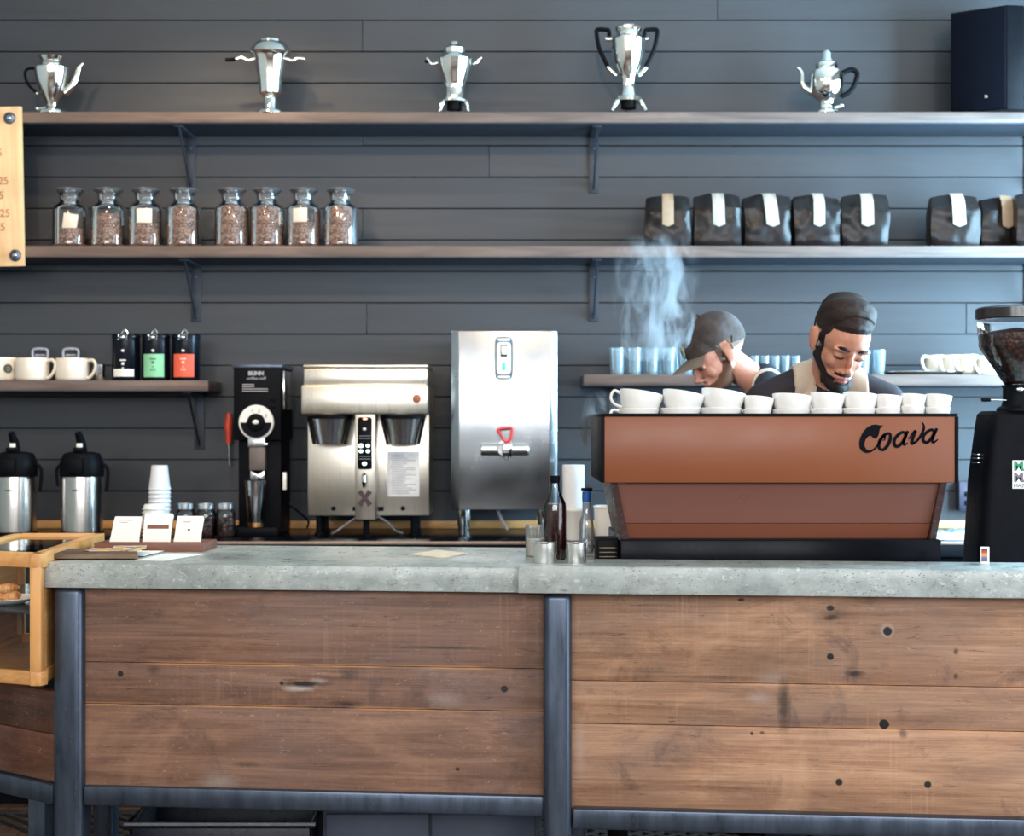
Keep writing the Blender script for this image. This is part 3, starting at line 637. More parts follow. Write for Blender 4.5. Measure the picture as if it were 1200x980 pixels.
mug('cream mug nearest the small metal cup', 85, 6.09, zL, .066, .090, -.25, M_mug, g_)
M_mill = simple('frosted clear plastic', (200, 206, 226), .25, Transmission_Weight=.35)
for px, lab in ((49, 'left glass pitcher handle showing above the mugs'), (85, 'right glass pitcher handle showing above the mugs')):
    Y = 6.2; t = thing('glass_server', 'clear glass server behind the ' + ('middle mug' if px < 60 else 'right hand mug'), 'glass server', (X(px-2, Y), Y, zL), 0, 'clear glass servers behind the mugs')
    mb = MB(); mb.lathe([(0, .001), (.036, .001), (.04, .01), (.036, .06), (.028, .085), (.030, .095)], seg=32); mb.build('body', M_glass, t)
    mb = MB(); mb.tube(cat([(-.028, 0, .095), (-.031, 0, .118), (-.022, 0, .132), (.022, 0, .132), (.031, 0, .118), (.028, 0, .095)], 5), .0055, 10); mb.tube([(-.03, 0, .096), (.03, 0, .096)], .006, 10); mb.tube([(-.02, 0, .108), (.02, 0, .108)], .0035, 8); mb.build('lid_clip', M_mill, t)
t = thing('metal_cup', 'small steel cup between the mugs and the tins', 'cup', (X(117.5, 6.08), 6.08, zL))
mb = MB(); mb.lathe([(0, 0), (.017, 0), (.019, .003), (.021, .066), (.0195, .066), (.0175, .005), (0, .004)], seg=32); mb.build('cup', M_ssp, t); mb = MB(); mb.lathe([(.0212, .0645), (.0225, .066), (.0212, .0675), (.0195, .0665), (.0212, .0645)], seg=32); mb.build('rim', M_ssp, t)
for i, (px, lab, lm) in enumerate(((148, 'black clip top tin with a black and white label', 0), (183, 'black clip top tin with a pale green label', 1), (218, 'black clip top tin with an orange label', 2))):
    Y = 6.08; k = Y/F; t = thing('storage_tin', lab, 'tin', (X(px, Y), Y, zL), 0, 'clip top tins on the low left shelf')
    r = 16.2*k; H = 55*k
    mb = MB(); mb.lathe([(0, 0), (r*.97, 0), (r, .003), (r, H*.90), (r*.98, H*.905), (0, H*.905)], seg=40); mb.build('body', M_tin, t)
    mb = MB(); mb.lathe([(0, H*.91), (r*1.03, H*.91), (r*1.04, H*.96), (r*.98, H*.99), (0, H*1.0)], seg=40); mb.build('lid', M_tin, t)
    mb = MB(); w = .0019
    mb.tube([(-.016, -r-.004, H*.97), (.016, -r-.004, H*.97), (.016, -r-.007, H*.86), (-.016, -r-.007, H*.86)], w, 8, closed=True); mb.bx(-.010, .010, -r-.013, -r+.002, H*.89, H*.94, .002)
    mb.tube(cat([(-.012, -r*.5, H*1.0), (0, -r*.4, H*1.09), (.014, -r*.5, H*1.0)], 5), w, 8); mb.tube([(.016, -r-.004, H*.93), (r*.95, -r*.3, H*.935)], w, 8); mb.build('clip', M_ssp, t)
    def curved(z0, z1, a, rr, m, nm, **kw):
        t2 = bmesh.new(); n2 = 12; col = []
        for q in range(n2+1):
            an = -PI/2-a+2*a*q/n2; col.append([t2.verts.new((rad*math.cos(an), rad*math.sin(an), z)) for rad, z in ((rr, z0), (rr, z1), (rr-.002, z1), (rr-.002, z0))])
        for p, q in zip(col, col[1:]):
            for c in range(4): t2.faces.new((p[c], p[(c+1) % 4], q[(c+1) % 4], q[c]))
        t2.faces.new(col[0]); t2.faces.new(col[-1][::-1]); bmesh.ops.recalc_face_normals(t2, faces=t2.faces); mm = MB(); mm._add(t2); return mm.build(nm, m, t, **kw)
    lb = curved(.014 if lm else .016, .105 if lm else .046, .80, r+.001, (M_paper, M_green, M_orange)[lm], 'label', label=('white lower label', 'pale green label', 'orange label')[lm])
    mb = MB(); zt = (.078, .083, .083)[i]; mc = (M_paper, simple('label print green', (70, 120, 92), .6), simple('label print', (250, 214, 196), .6))[i]
    for z, ww, hh2 in ((zt, .024, .005), (zt-.016, .010, .010), (zt-.030, .007, .004), (zt-.038, .020, .002), (zt-.043, .022, .002)): mb.bx(-ww/2, ww/2, -r-.0022, -r+.001, z, z+hh2, .0004)
    mb.build('label_print', mc, lb)
    mb = MB(); mb.ball((0, -r-.001, .118), (.006, .0015, .005)); mb.build('bird_mark', M_paper, t)
# ------------------------------------------------------------------ airpots
def airpot(px, label):
    Y = 5.84; t = thing('airpot', label, 'vacuum flask', (X(px, Y), Y, .985), 0, 'steel airpots on the back counter'); k = Y/F
    r = .079; mb = MB(); mb.lathe([(0, .012), (r, .012), (r, .222), (r*.985, .232), (0, .232)], seg=48); mb.build('body', M_ssv, t)
    mb = MB(); mb.lathe([(0, 0), (r*1.04, 0), (r*1.06, .01), (r*1.02, .02), (0, .02)], seg=40); mb.build('base_ring', M_black, t)
    mb = MB(); mb.lathe([(0, .230), (r*1.03, .228), (r*1.06, .245), (r*1.02, .285), (r*.86, .315), (r*.55, .322), (0, .322)], seg=40); mb.bx(-.03, .03, -r-.028, -.02, .240, .300, .008); mb.build('collar', M_black, t)
    mb = MB(); mb.tube([(0, 0, .315), (.0, -.012, .36), (-.006, -.03, .395)], [.022, .017, .013], 14); mb.bx(-.022, .018, -.055, -.01, .322, .340, .006); mb.build('pump_lever', M_black, t)
    mb = MB(); mb.bx(-.012, .010, -.034, -.026, .335, .355, .002); mb.build('lever_label', M_paper, t)
    mb = MB(); mb.tube(cat([(-r-.002, 0, .275), (-r-.018, 0, .25), (-r-.012, 0, .19)], 5)+[], .006, 8); mb.build('handle_lug', M_black, t); mb = MB(); mb.tube(cat([(r+.002, 0, .275), (r+.020, 0, .25), (r+.014, 0, .17)], 5), .007, 8); mb.build('carry_handle', M_black, t)
    mb = MB(); mb.bx(-.014, .014, -r-.0012, -r+.003, .176, .180, .0003); mb.build('logo_print', M_black, t)
    return t
M_ssv = brushed('steel airpot shell', (196, 192, 186), .22, (1, 1, 70))
airpot(18, 'steel airpot with black pump top at the left picture edge'); airpot(96, 'steel airpot with black pump top, complete, right of its twin')
# paper cups, lids and small jars
M_cup = simple('matte white paper cup', (222, 224, 228), .7, var=.02)
t = thing('paper_cup_stack', 'tall stack of upside down white paper cups', 'cup', (X(187, 5.8), 5.8, .985))
for k_ in range(12):
    mb = MB(); z = .016*k_+(.0 if k_ < 6 else .004); mb.lathe([(.041, z), (.0425, z+.003), (.041, z+.006), (.040, z+.006), (.030, z+.092), (.0, z+.092), (.0, z+.088), (.0285, z+.088), (.0385, z+.004), (.041, z)], seg=32)
    mb.build('paper_cup', M_cup, t)
t = thing('lid_stack', 'short stack of white cup lids in front of the paper cups', 'lid', (X(180.5, 5.68), 5.68, .985))
for k_ in range(9):
    mb = MB(); z = .014*k_; mb.lathe([(.044, z), (.0445, z+.004), (.040, z+.006), (.036, z+.017), (.034, z+.019), (0, z+.017), (0, z+.014), (.034, z+.014), (.041, z)], seg=32); mb.build('cup_lid', M_white, t)
for i, (px, lab) in enumerate(((218, 'small screw lid jar beside the paper cups, partly behind a card'), (241.7, 'small screw lid jar of coffee, middle one of three'), (264.5, 'small screw lid jar of coffee next to the black grinder'))):
    Y = 5.82; t = thing('mason_jar', lab, 'jar', (X(px, Y), Y, .985), 0, 'small lidded jars by the grinder'); r = .037
    mb = MB(); mb.lathe([(0, .001), (r*.9, .001), (r, .006), (r, .085), (r*.92, .097), (r*.8, .102), (r*.8, .112)], seg=32); mb.build('jar_glass', M_glass, t)
    mb = MB(); mb.lathe([(0, .003), (r*.88, .003), (r*.95, .007), (r*.95, .07), (0, .075)], seg=32); mb.build('coffee_beans', M_beansd, t, kind='stuff')
    mb = MB(); mb.lathe([(0, .130), (r*.80, .130), (r*.88, .127), (r*.88, .106), (r*.82, .106), (0, .120)], seg=32); mb.build('lid', M_ssh, t)
# ------------------------------------------------------------------ black bulk coffee grinder
ZC = .985
Yg = 5.90; k = Yg/F
t = thing('coffee_grinder', 'tall black bulk coffee grinder with a round white dial on the back counter', 'coffee grinder', (X(302, Yg), Yg, ZC))
gx = lambda px: (px-302)*k
gz = lambda py: (627-py)*k
mb = MB(); mb.bx(gx(273.5), gx(329.5), .0, .30, gz(516), gz(428), .006); mb.build('upper_housing', M_blackmetal, t)
mb = MB(); mb.bx(gx(272), gx(331), -.004, .30, gz(431), gz(427), .0015); mb.build('top_lid', M_steel, t)
mb = MB(); mb.bx(gx(277.5), gx(328), .035, .27, .02, gz(515), .005); mb.build('lower_housing', M_blackmetal, t)
mb = MB(); mb.bx(gx(272), gx(328), -.05, .27, 0, gz(617), .005); mb.bx(gx(279), gx(321), -.0515, -.05, gz(624), gz(621), .0005); mb.build('base', M_blackmetal, t)
mb = MB(); mb.bx(gx(329.7), gx(332), .03, .27, gz(480), gz(434), .001); mb.build('side_trim', M_ssp, t)
Mx = T((gx(301), -.001, gz(495))) @ R(90, 'X')
mb = MB(); mb.lathe([(0, 0), (20.5*k, 0), (20.5*k, .014), (19.5*k, .017), (0, .017)], M=Mx, seg=56); d = mb.build('dial', M_white, t)
mb = MB(); mb.lathe([(0, .016), (10.5*k, .016), (10.5*k, .024), (9*k, .027), (0, .027)], M=Mx, seg=40)
pts = [(math.cos(a)*18*k+gx(301), math.sin(a)*18*k+gz(495)) for a in [PI+i*PI/20 for i in range(21)]]; mb.prism(pts, -.0185, -.0225)
mb.build('dial_knob', M_black, d)
mb = MB(); mb.ball((gx(301), -.028, gz(494.5)), (.013, .004, .009)); mb.build('knob_cap', M_white, d)
mb = MB(); [text_mb(mb, s_, .018, T((gx(px), -.0185, gz(py)))) for s_, px, py in (('1', 295, 483), ('2', 303, 483), ('3', 311, 489))]; mb.build('dial_numbers', M_black, d)
mb = MB(); text_mb(mb, 'BUNN', .021, T((gx(300), -.0008, gz(439.5))), align='CENTER', bold=.0012); text_mb(mb, 'coffee mill', .018, T((gx(300), -.0008, gz(445))), align='CENTER', shear=.25)
for i in range(4): mb.bx(gx(284), gx(298 if i < 2 else 314), -.0008, .001, gz(451+i*2.6), gz(450+i*2.6))
mb.build('print', simple('grey print', (168, 168, 172), .6), t)
mb = MB(); [mb.bx(gx(317), gx(323), -.008, .002, gz(y+2), gz(y-2), .001) for y in (467.5, 476)]; mb.build('switch', M_black, t)
mb = MB(); mb.bx(gx(291), gx(311), -.01, .05, gz(524), gz(512), .003); mb.bx(gx(308), gx(314), -.012, .0, gz(522), gz(519), .001); mb.build('chute_head', M_ssh, t)
mb = MB(); mb.bx(gx(292.5), gx(311), -.008, .045, gz(551), gz(524), .002); mb.build('chute_plate', simple('brown grey painted plate', (104, 94, 90), .5, .3), t)
mb = MB(); mb.prism([(gx(293.5), gz(563)), (gx(310), gz(563)), (gx(310), gz(551)), (gx(303), gz(555)), (gx(300.5), gz(555)), (gx(293.5), gz(551))], -.004, .04, bev=.002); mb.build('chute_spout', M_ssp, t)
r0, r1 = 8.6*k, 13.2*k
c = thing('metal_tumbler', 'tapered steel catch cup standing under the grinder spout', 'cup', (X(300.5, Yg), Yg-.012, ZC+10.2*k))
mb = MB(); mb.lathe([(0, 0), (r0, 0), (r0, 5*k), (r0*1.05, 6*k), (r1, 53*k), (r1+.001, 54*k), (r1-.002, 54*k), (r0*.93, 3*k), (0, 2*k)], seg=40); mb.build('cup', M_ssp, c)
mb = MB(); mb.lathe([(r0*.98, 0), (r0*1.03, 0), (r0*1.04, 4.5*k), (r0*.98, 4.6*k), (r0*.98, 0)], seg=32); mb.build('base_ring', simple('brass', (196, 140, 84), .3, 1), c)
mb = MB(); mb.bx(gx(331), gx(335.5), -.0, .025, gz(574), gz(553.5), .003); mb.build('rocker_switch', M_white, t)
mb = MB(); mb.tube(cat([(gx(333), .02, gz(574)), (gx(334), .05, gz(590)), (gx(345), .08, gz(600)), (gx(356), .12, gz(612)), (gx(352), .2, gz(622))], 6), .004, 8); mb.build('power_cord', M_black, t)
b = thing('brush', 'red handled brush hanging on the wall left of the black grinder', 'brush', (X(268, 6.24), 6.24, Z(520, 6.24)))
kk = 6.24/F
mb = MB(); mb.tube([(-.0, 0, 0), (0, 0, 10*kk), (-.002, 0, 22*kk), (.001, 0, 30*kk), (0, 0, 36*kk)], [.011, .013, .017, .013, .008], 12); mb.build('handle', simple('red orange plastic', (206, 70, 42), .35), b)
mb = MB(); mb.cyl((0, 0, 0), (.004, 0, -26*kk), .004, .003); mb.build('shaft', M_ssp, b)
mb = MB(); mb.cyl((0, .005, 33*kk), (0, YW-.016-6.24, 33*kk), .003); mb.build('hook', M_steel, b)
# ------------------------------------------------------------------ twin coffee brewer
Yb_ = 5.76; k = Yb_/F
t = thing('coffee_brewer', 'wide stainless twin coffee brewer with two brew baskets', 'coffee brewer', (X(427, Yb_), Yb_, ZC))
gx = lambda px: (px-427)*k
def gz(py): return Z(py, Yb_)-ZC
mb = MB(); mb.bx(gx(353), gx(502), -.01, .42, gz(486), gz(451), .008); mb.build("hood", M_ss, t)
mb = MB(); mb.bx(gx(355.5), gx(501), .01, .40, gz(451.5), gz(431.5), .004); mb.bx(gx(355), gx(501.5), .005, .405, gz(431), gz(427.5), .003); mb.build('top_lid', M_ss, t)
mb = MB(); mb.bx(gx(355.5), gx(501), .12, .40, gz(607)-.0, gz(484), .004); mb.build('back_panel', M_ss, t)
mb = MB(); mb.bx(gx(416), gx(440), -.0, .125, gz(609.5), gz(485), .004); mb.build('centre_column', M_ss, t)
for px in (384.5, 471):
    x = gx(px)+.0
    mb = MB(); mb.lathe([(0, gz(521)), (15*k, gz(521)), (15.6*k, gz(519.5)), (22.5*k, gz(491)), (23.5*k, gz(489)), (23*k, gz(487)), (0, gz(487))], cx=x, cy=.055, seg=48); bk = mb.build('brew_basket', M_bright, t)
    mb = MB(); mb.lathe([(23.3*k, gz(491)), (26.5*k, gz(491)), (27*k, gz(487)), (23.2*k, gz(486.5)), (23.3*k, gz(491))], cx=x, cy=.055, seg=40)
    for s_ in (-1, 1): mb.prism([(x+s_*23.5*k, gz(488)), (x+s_*27*k, gz(488)), (x+s_*20*k, gz(521)), (x+s_*16.5*k, gz(521))], .045, .075)
    mb.build('basket_rim', M_black, bk)
mb = MB(); x0, x1 = gx(419.2), gx(436); mb.prism([(x0, gz(549)), (x0+.006, gz(550.2)), (x1-.006, gz(550.2)), (x1, gz(549)), (x1, gz(491)), (x1-.006, gz(489)), (x0+.006, gz(489)), (x0, gz(491))], -.004, .002, bev=.001); cp = mb.build('control_panel', M_black, t)
M_led = NT('lit white button'); M_led.set(Base_Color=(.8, .95, .95), Emission_Color=(.75, 1, .97), Emission_Strength=1.6); M_led.link(M_led.ramp(M_led.noise(30), [(0, (.72, 1, .95)), (1, (.8, 1, 1))]), M_led.b.inputs['Emission Color']); M_led = M_led.m
M_ledr = NT('lit red indicator'); M_ledr.set(Base_Color=(.9, .3, .25), Emission_Strength=2.0); M_ledr.link(M_ledr.ramp(M_ledr.noise(30), [(0, (1, .35, .25)), (1, (1, .45, .35))]), M_ledr.b.inputs['Emission Color']); M_ledr = M_ledr.m
for px, py, r in ((427.2, 503, .0065), (423, 522.5, .010), (431.3, 522.5, .008), (423, 529, .008), (431.3, 529, .008), (427.2, 543.5, .009)):
    mb = MB(); mb.ball((gx(px), -.005, gz(py)), (r, .003, r*.8)); mb.build('button', M_led if py > 505 else M_white, cp)
mb = MB(); mb.ball((gx(428), -.005, gz(491)), (.009, .003, .004)); mb.build('indicator', M_ledr, cp)
mb = MB(); [mb.bx(gx(421), gx(434.5), -.0048, -.003, gz(y+.4), gz(y-.4)) for y in (511, 514, 535, 538)]; mb.build('panel_print', simple('panel print', (120, 120, 130), .6), cp)
mb = MB(); mb.tube([(gx(427.2), -.004, gz(557)), (gx(427.2), -.028, gz(559)), (gx(427.2), -.034, gz(565))], [.011, .009, .007], 12); tp = mb.build('tap', M_ssp, t)
mb = MB(); mb.tube([(gx(427.2), -.032, gz(564)), (gx(427.2), -.028, gz(571))], [.008, .004], 10); mb.build('tap_tip', M_black, tp)
mb = MB(); cx_, cz_ = gx(427.5), gz(584)
for s_ in (-1, 1): mb.ribbon([(cx_-s_*.020, cz_-.027), (cx_-s_*.008, cz_-.010), (cx_, cz_), (cx_+s_*.008, cz_+.010), (cx_+s_*.020, cz_+.027)], [.020, .016, .013, .016, .020], -.0008-.0003*s_, .001)
mb.build('emblem', simple('dark maroon print', (58, 30, 36), .5), t, label='dark X shaped emblem')
mb = MB(); mb.bx(gx(451), gx(489), .1190, .1205, gz(584), gz(530), .0004); sh = mb.build('instruction_sheet', simple('instruction sheet', (248, 248, 250), .6), t)
mb = MB(); rr = random.Random(4)
for i in range(22):
    y = 534+i*2.2; a = 454+rr.random()*3; mb.bx(gx(a), gx(a+14+rr.random()*17), .1184, .1192, gz(y+.45), gz(y-.45))
mb.build('print', simple('sheet print', (176, 180, 190), .6), sh)
mb = MB(); mb.lathe([(0, 0), (5*k, 0), (5*k, .003), (4*k, .004), (0, .004)], M=T((gx(488.6), -.0095, gz(467.3))) @ R(90, 'X'), seg=28); mb.build('badge', simple('copper', (150, 88, 64), .45, .5), t, label='round copper badge')
mb = MB()
for px, py in ((386.3, 598), (469.5, 598)): mb.cyl((gx(px), .1225, gz(py)), (gx(px), .112, gz(py)), .010, .008)
for px in (412.5, 443.5): mb.bx(gx(px-3), gx(px+3), .112, .123, gz(601), gz(596), .001)
mb.build('plug', M_black, t)
for px, y in ((368, .16), (427, .08), (482, .16), (368, .36), (482, .36)):
    mb = MB(); mb.lathe([(0, 0), (.020, 0), (.020, .006), (.013, .010), (.013, gz(606)), (0, gz(606))], cx=gx(px), cy=y, seg=20); mb.build('leg', M_black, t)
for pts in ([(gx(415), .12, gz(608)), (gx(405), .10, .05), (gx(392), .08, .02), (gx(385), .12, .006)], [(gx(440), .12, gz(608)), (gx(452), .10, .05), (gx(460), .12, .02), (gx(468), .16, .006)]):
    mb = MB(); mb.tube(cat(pts, 6), .0045, 8); mb.build('hose', simple('grey hose', (130, 132, 138), .5), t)
# ------------------------------------------------------------------ hot water dispenser
Yw = 5.80; k = Yw/F
t = thing('water_dispenser', 'tall stainless hot water dispenser on legs with a red tap lever', 'water dispenser', (X(590.5, Yw), Yw, ZC))
gx = lambda px: (px-590.5)*k
def gz(py): return Z(py, Yw)-ZC
mb = MB(); mb.bx(gx(528.5), gx(653), .014, .40, gz(598), gz(387.5), .003)
mb.build('cabinet', M_ssh, t)
mb = MB(); mb.prism([(gx(528.3), .0155), (gx(538), .0), (gx(644), .0), (gx(653.2), .0155)], gz(597.5), gz(388), axis='z', bev=.0025); mb.build('front_panel', simple('satin stainless front', (176, 180, 184), .24, 1, var=.03, vscale=3), t)
mb = MB(); zc = gz(420)
def badge(sx, sz): return [(sx*math.copysign(abs(math.cos(a))**.45, math.cos(a))*(1+.0*math.sin(a)), zc+sz*math.copysign(abs(math.sin(a))**.22, math.sin(a))) for a in [2*PI*i/48 for i in range(48)]]
mb.prism(badge(10.5*k, 25*k), -.004, .001); bd = mb.build('badge', simple('dark grey enamel', (62, 82, 94), .35), t, label='dark outlined switch plate')
mb = MB(); mb.prism([(x*.80, zc+(z-zc)*.76) for x, z in badge(10.5*k, 25*k)], -.0052, -.003); mb.build('plate', simple('pale plate', (222, 226, 230), .4), bd)
mb = MB(); mb.bx(-7*k, 7*k, -.0052, -.003, gz(399.6), gz(396.8), .0005); mb.bx(-7*k, 7*k, -.0052, -.003, gz(443.2), gz(440.6), .0005); mb.build('print', M_paper, bd)
mb = MB(); mb.bx(-3.6*k, 3.6*k, -.007, -.004, gz(418), gz(404), .001); mb.build('switch_frame', M_black, bd)
mb = MB(); mb.bx(-3*k, 3*k, -.012, -.005, gz(416), gz(405.6), .003); mb.build('rocker', M_white, bd)
mb = MB(); mb.bx(-1.8*k, 1.8*k, -.008, -.004, gz(434), gz(425), .001); n = NT('lit green lamp'); n.set(Base_Color=(.05, .5, .3), Emission_Strength=.5); n.link(n.ramp(n.noise(20), [(0, (.05, .6, .35)), (1, (.1, .8, .5))]), n.b.inputs['Emission Color']); mb.build('lamp', n.m, bd)
zt = gz(527)
mb = MB(); mb.cyl((-27*k, -.018, zt), (29*k, -.018, zt), 6.8*k, seg=28, bev=.004); mb.build('tap_bar', M_cupss, t)
mb = MB(); mb.cyl((0, .01, zt), (0, -.055, zt), 8*k, seg=28, bev=.003); mb.cyl((4*k, -.04, zt), (4*k, -.04, zt-11*k), 4.4*k, 3.6*k); mb.bx(-2*k, 10*k, -.06, -.012, zt-8*k, zt+8*k, .006); mb.build('tap', M_ssp, t)
mb = MB(); mb.tube(cat([(-7*k, -.04, gz(504)), (0, -.04, gz(502)), (9*k, -.04, gz(502)), (9*k, -.04, gz(509)), (7*k, -.04, gz(516)), (1*k, -.04, gz(517)), (-3*k, -.04, gz(510))], 5, True), .0055, 10, closed=True); mb.cyl((4*k, -.04, gz(519)), (4*k, -.04, zt), .009); mb.build('tap_lever', simple('red tap plastic', (224, 62, 58), .35), t)
for px, y in ((542, .04), (637, .04), (542, .36), (637, .36)):
    mb = MB(); mb.lathe([(0, 0), (.014, 0), (.017, .01), (.017, .035), (.021, .045), (.021, gz(597)), (0, gz(597))], cx=gx(px), cy=y, seg=24); mb.build('leg', M_ssp, t)
mb = MB(); mb.tube(cat([(gx(583), .06, gz(598)), (gx(588), .05, gz(610)), (gx(595), .04, gz(622))], 5), .007, 10); mb.build('drain_tube', simple('clear grey tube', (150, 152, 158), .3), t)
# ------------------------------------------------------------------ paper cups and tubs right of the dispenser
t = thing('paper_cup_stack', 'plain white sleeve of cups behind the two bottles', 'cup', (X(672, 5.74), 5.74, ZC)); k = 5.74/F
mb = MB(); mb.lathe([(0, 0), (12.5*k, 0), (13*k, 84*k), (12.6*k, 86*k), (0, 86*k)], seg=36); mb.build('sleeve', M_cup, t)
for px, w, h, lab in ((672.5, 10, 36, 'small white tub directly behind the clear bottle'), (713.5, 17.5, 40, 'white tub with a spoon beside the espresso machine')):
    Y = 5.66; k = Y/F; t = thing('plastic_tub', lab, 'tub', (X(px, Y), Y, ZC), 0, 'white tubs beside the espresso machine'); H = h*k; r = w*k
    mb = MB(); mb.lathe([(0, 0), (r*.86, 0), (r*.9, .004), (r, H-.008), (r*1.05, H-.006), (r*1.05, H), (r*.98, H), (r*.86, .01), (0, .008)], seg=40); mb.build('tub', M_white, t)
    if w > 12:
        sp = thing('spoon', 'steel spoon leaning out of the white tub', 'spoon', (X(px, Y), Y, ZC+.02)); mb = MB(); mb.tube([(-.02, 0, 0), (.008, 0, .09), (.036, -.0, .17)], [.004, .005, .008], 8, flat=.6); mb.ball((-.012, 0, .0), (.012, .006, .016)); mb.build('handle', M_ssp, sp)
# ------------------------------------------------------------------ things on the bar top
def onbar(px, py, z=ZL): 
    Y = (CAMZ-z)*F/(py-HY); return X(px, Y), Y
# syrup bottle
x, Y = onbar(650.4, 656.5); k = Y/F
t = thing('syrup_bottle', 'tall glass bottle of dark brown syrup between the steel cups', 'bottle', (x, Y, ZL), 0)
mb = MB(); mb.lathe([(0, .001), (11.5*k, .001), (12.9*k, .006), (12.9*k, 64*k), (12*k, 68*k), (9*k, 74*k), (6*k, 81*k), (5.2*k, 88*k), (4.8*k, 92*k), (5.6*k, 93*k), (5.6*k, 96*k), (4.4*k, 96.5*k)], seg=40); mb.build('bottle_glass', M_glass, t)
n = NT('dark syrup'); n.set(Base_Color=n.ramp(n.noise(6), [(0, lin((38, 14, 14))), (1, lin((62, 22, 20)))]), Roughness=.12); 
mb = MB(); mb.lathe([(0, .004), (11.5*k, .004), (12.4*k, .009), (12.4*k, 63*k), (11.9*k, 66*k), (0, 66*k)], seg=40); mb.build('syrup', n.m, t)
mb = MB(); mb.lathe([(0, 90*k), (5*k, 90*k), (5.9*k, 93*k), (5.6*k, 99*k), (0, 99.5*k)], seg=24); mb.build('stopper', M_black, t)
# clear bottle
x, Y = onbar(687.5, 648); k = Y/F
t = thing('clear_bottle', 'small clear bottle with blue neck band beside the right steel cup', 'bottle', (x, Y, ZL))
mb = MB(); mb.lathe([(0, .001), (7.5*k, .001), (8.3*k, .005), (8.3*k, 34*k), (7.2*k, 40*k), (5*k, 46*k), (4.8*k, 60*k), (5.3*k, 62*k), (5.3*k, 66*k), (5.0*k, 72*k)], seg=36); mb.build('bottle_glass', thin_glass('pale bottle glass', (.9, .92, .95), .03, 1.7, .18, (.8, .8, .85)), t)
mb = MB(); mb.lathe([(0, 60*k), (5.2*k, 60*k), (5.4*k, 61*k), (5.3*k, 72*k), (0, 72*k)], seg=28); mb.build('neck_band', simple('cobalt blue band', (34, 84, 160), .35), t)
mb = MB(); mb.lathe([(0, 73*k), (6.6*k, 73*k), (6.8*k, 74.5*k), (6.2*k, 76*k), (0, 76.5*k)], seg=28); mb.build('cap', M_black, t)
for i, (px, r, lab) in enumerate(((638, 13, 'left steel cup in front of the cream filled glass'), (675.2, 11.8, 'right steel cup in front of the clear bottle'))):
    x, Y = onbar(px, 660); k = Y/F; t = thing('steel_cup', lab, 'cup', (x, Y, ZL), 0, 'small steel cups on the bar edge'); H = 23.5*k; r *= k
    mb = MB(); mb.lathe([(0, 0), (r*.97, 0), (r, .002), (r, H), (r*.94, H), (r*.94, .004), (0, .004)], seg=40); mb.build('cup', M_cupss, t)
    mb = MB(); mb.lathe([(r*.95, H), (r*1.04, H-.001), (r*1.04, H+.002), (r*.95, H+.0015), (r*.95, H)], seg=40); mb.build('rim', M_ssp, t)
x, Y = onbar(627, 652); k = Y/F; t = thing('drinking_glass', 'clear glass holding cream milk behind the left steel cup', 'glass', (x, Y, ZL))
mb = MB(); mb.lathe([(0, .001), (11*k, .001), (11.4*k, 37*k), (11*k, 37*k)], seg=36); mb.build('glass', thin_glass('tumbler glass', (.92, .95, .96), .05, 1.5, .14, (.7, .74, .76)), t)
mb = MB(); mb.lathe([(0, .003), (10.6*k, .003), (10.8*k, 20*k), (0, 20*k)], seg=36); mb.build('milk', simple('cream milk', (232, 214, 188), .4), t)
# drip grille box beside espresso machine
x, Y = onbar(709, 655); Y = 4.06; k = Y/F
t = thing('drip_box', 'black slotted box between the clear bottle and the espresso machine', 'drip tray', (X(711, Y)+.004, Y+.03, .931))
mb = MB(); z1 = Z(633, Y)-.931; mb.bx(-.029, .028, -.022, .12, 0, z1, .003); mb.build('box', M_black, t)
mb = MB(); [mb.bx(-.023, .023, -.0245, -.021, z1-dz-.003, z1-dz, .0005) for dz in (.020, .032, .044)]; mb.build('slot_trim', simple('bronze slot trim', (96, 84, 66), .35, .8), t)
# napkin, papers, card tray
def sheet(name, lab, cat_, pts, z, m, th=.0012, curl=0, grp=None):
    q = [onbar(a, b, z) for a, b in pts]; cx_ = sum(p[0] for p in q)/len(q); cy_ = sum(p[1] for p in q)/len(q)
    mb = MB(); mb.prism([(a-cx_, b-cy_) for a, b in q], 0, th, axis='z'); o = mb.build(name, m); o.location = (cx_, cy_, z); return tag(o, lab, cat_, grp)
sheet('napkin', 'square cream napkin lying flat on the left bar top', 'napkin', [(484, 650.5), (512, 646.2), (548, 649.5), (520, 654.3)], ZL+.0006, simple('cream napkin', (240, 226, 204), .85), .004)
sheet('paper_sheet', 'wide white paper sheet on the bar in front of the card tray', 'paper', [(158, 657), (196, 649), (240, 649.5), (193, 657.6)], ZL+.0006, M_paper)
sheet('paper_sheet', 'smaller white paper lying partly below the brown clipboard', 'paper', [(118, 651), (125, 645.6), (192, 646.0), (168, 652)], ZL+.0022, M_paper)
x, Y = onbar(112, 655); t = thing('clipboard', 'brown bark clad clipboard with pictures at the bar corner', 'clipboard', (x, Y, ZL+.0035))
q = [onbar(a, b, ZL+.0005) for a, b in ((56, 656.5), (64, 650), (160, 650.5), (162, 656.5))]
mb = MB(); mb.prism([(a-x, b-Y) for a, b in q], 0, .014, axis='z', bev=.003); mb.build('board', wood('bark brown', ((56, 42, 34), (104, 82, 66), (150, 124, 100)), .7, 'x', fine=2, island=False, bump=.8), t)
n = NT('printed picture'); v = n.node('ShaderNodeTexVoronoi'); v.inputs['Scale'].default_value = 34; n.link(n.coords((1, 2, 1)), v.inputs['Vector']); cc = n.node('ShaderNodeSeparateColor'); n.link(v.outputs['Color'], cc.inputs[0])
n.set(Base_Color=n.ramp(cc.outputs[0], [(.1, lin((196, 146, 74))), (.4, lin((222, 186, 116))), (.6, lin((92, 70, 50))), (.75, lin((226, 226, 232))), (.95, lin((150, 90, 50)))]), Roughness=.5)
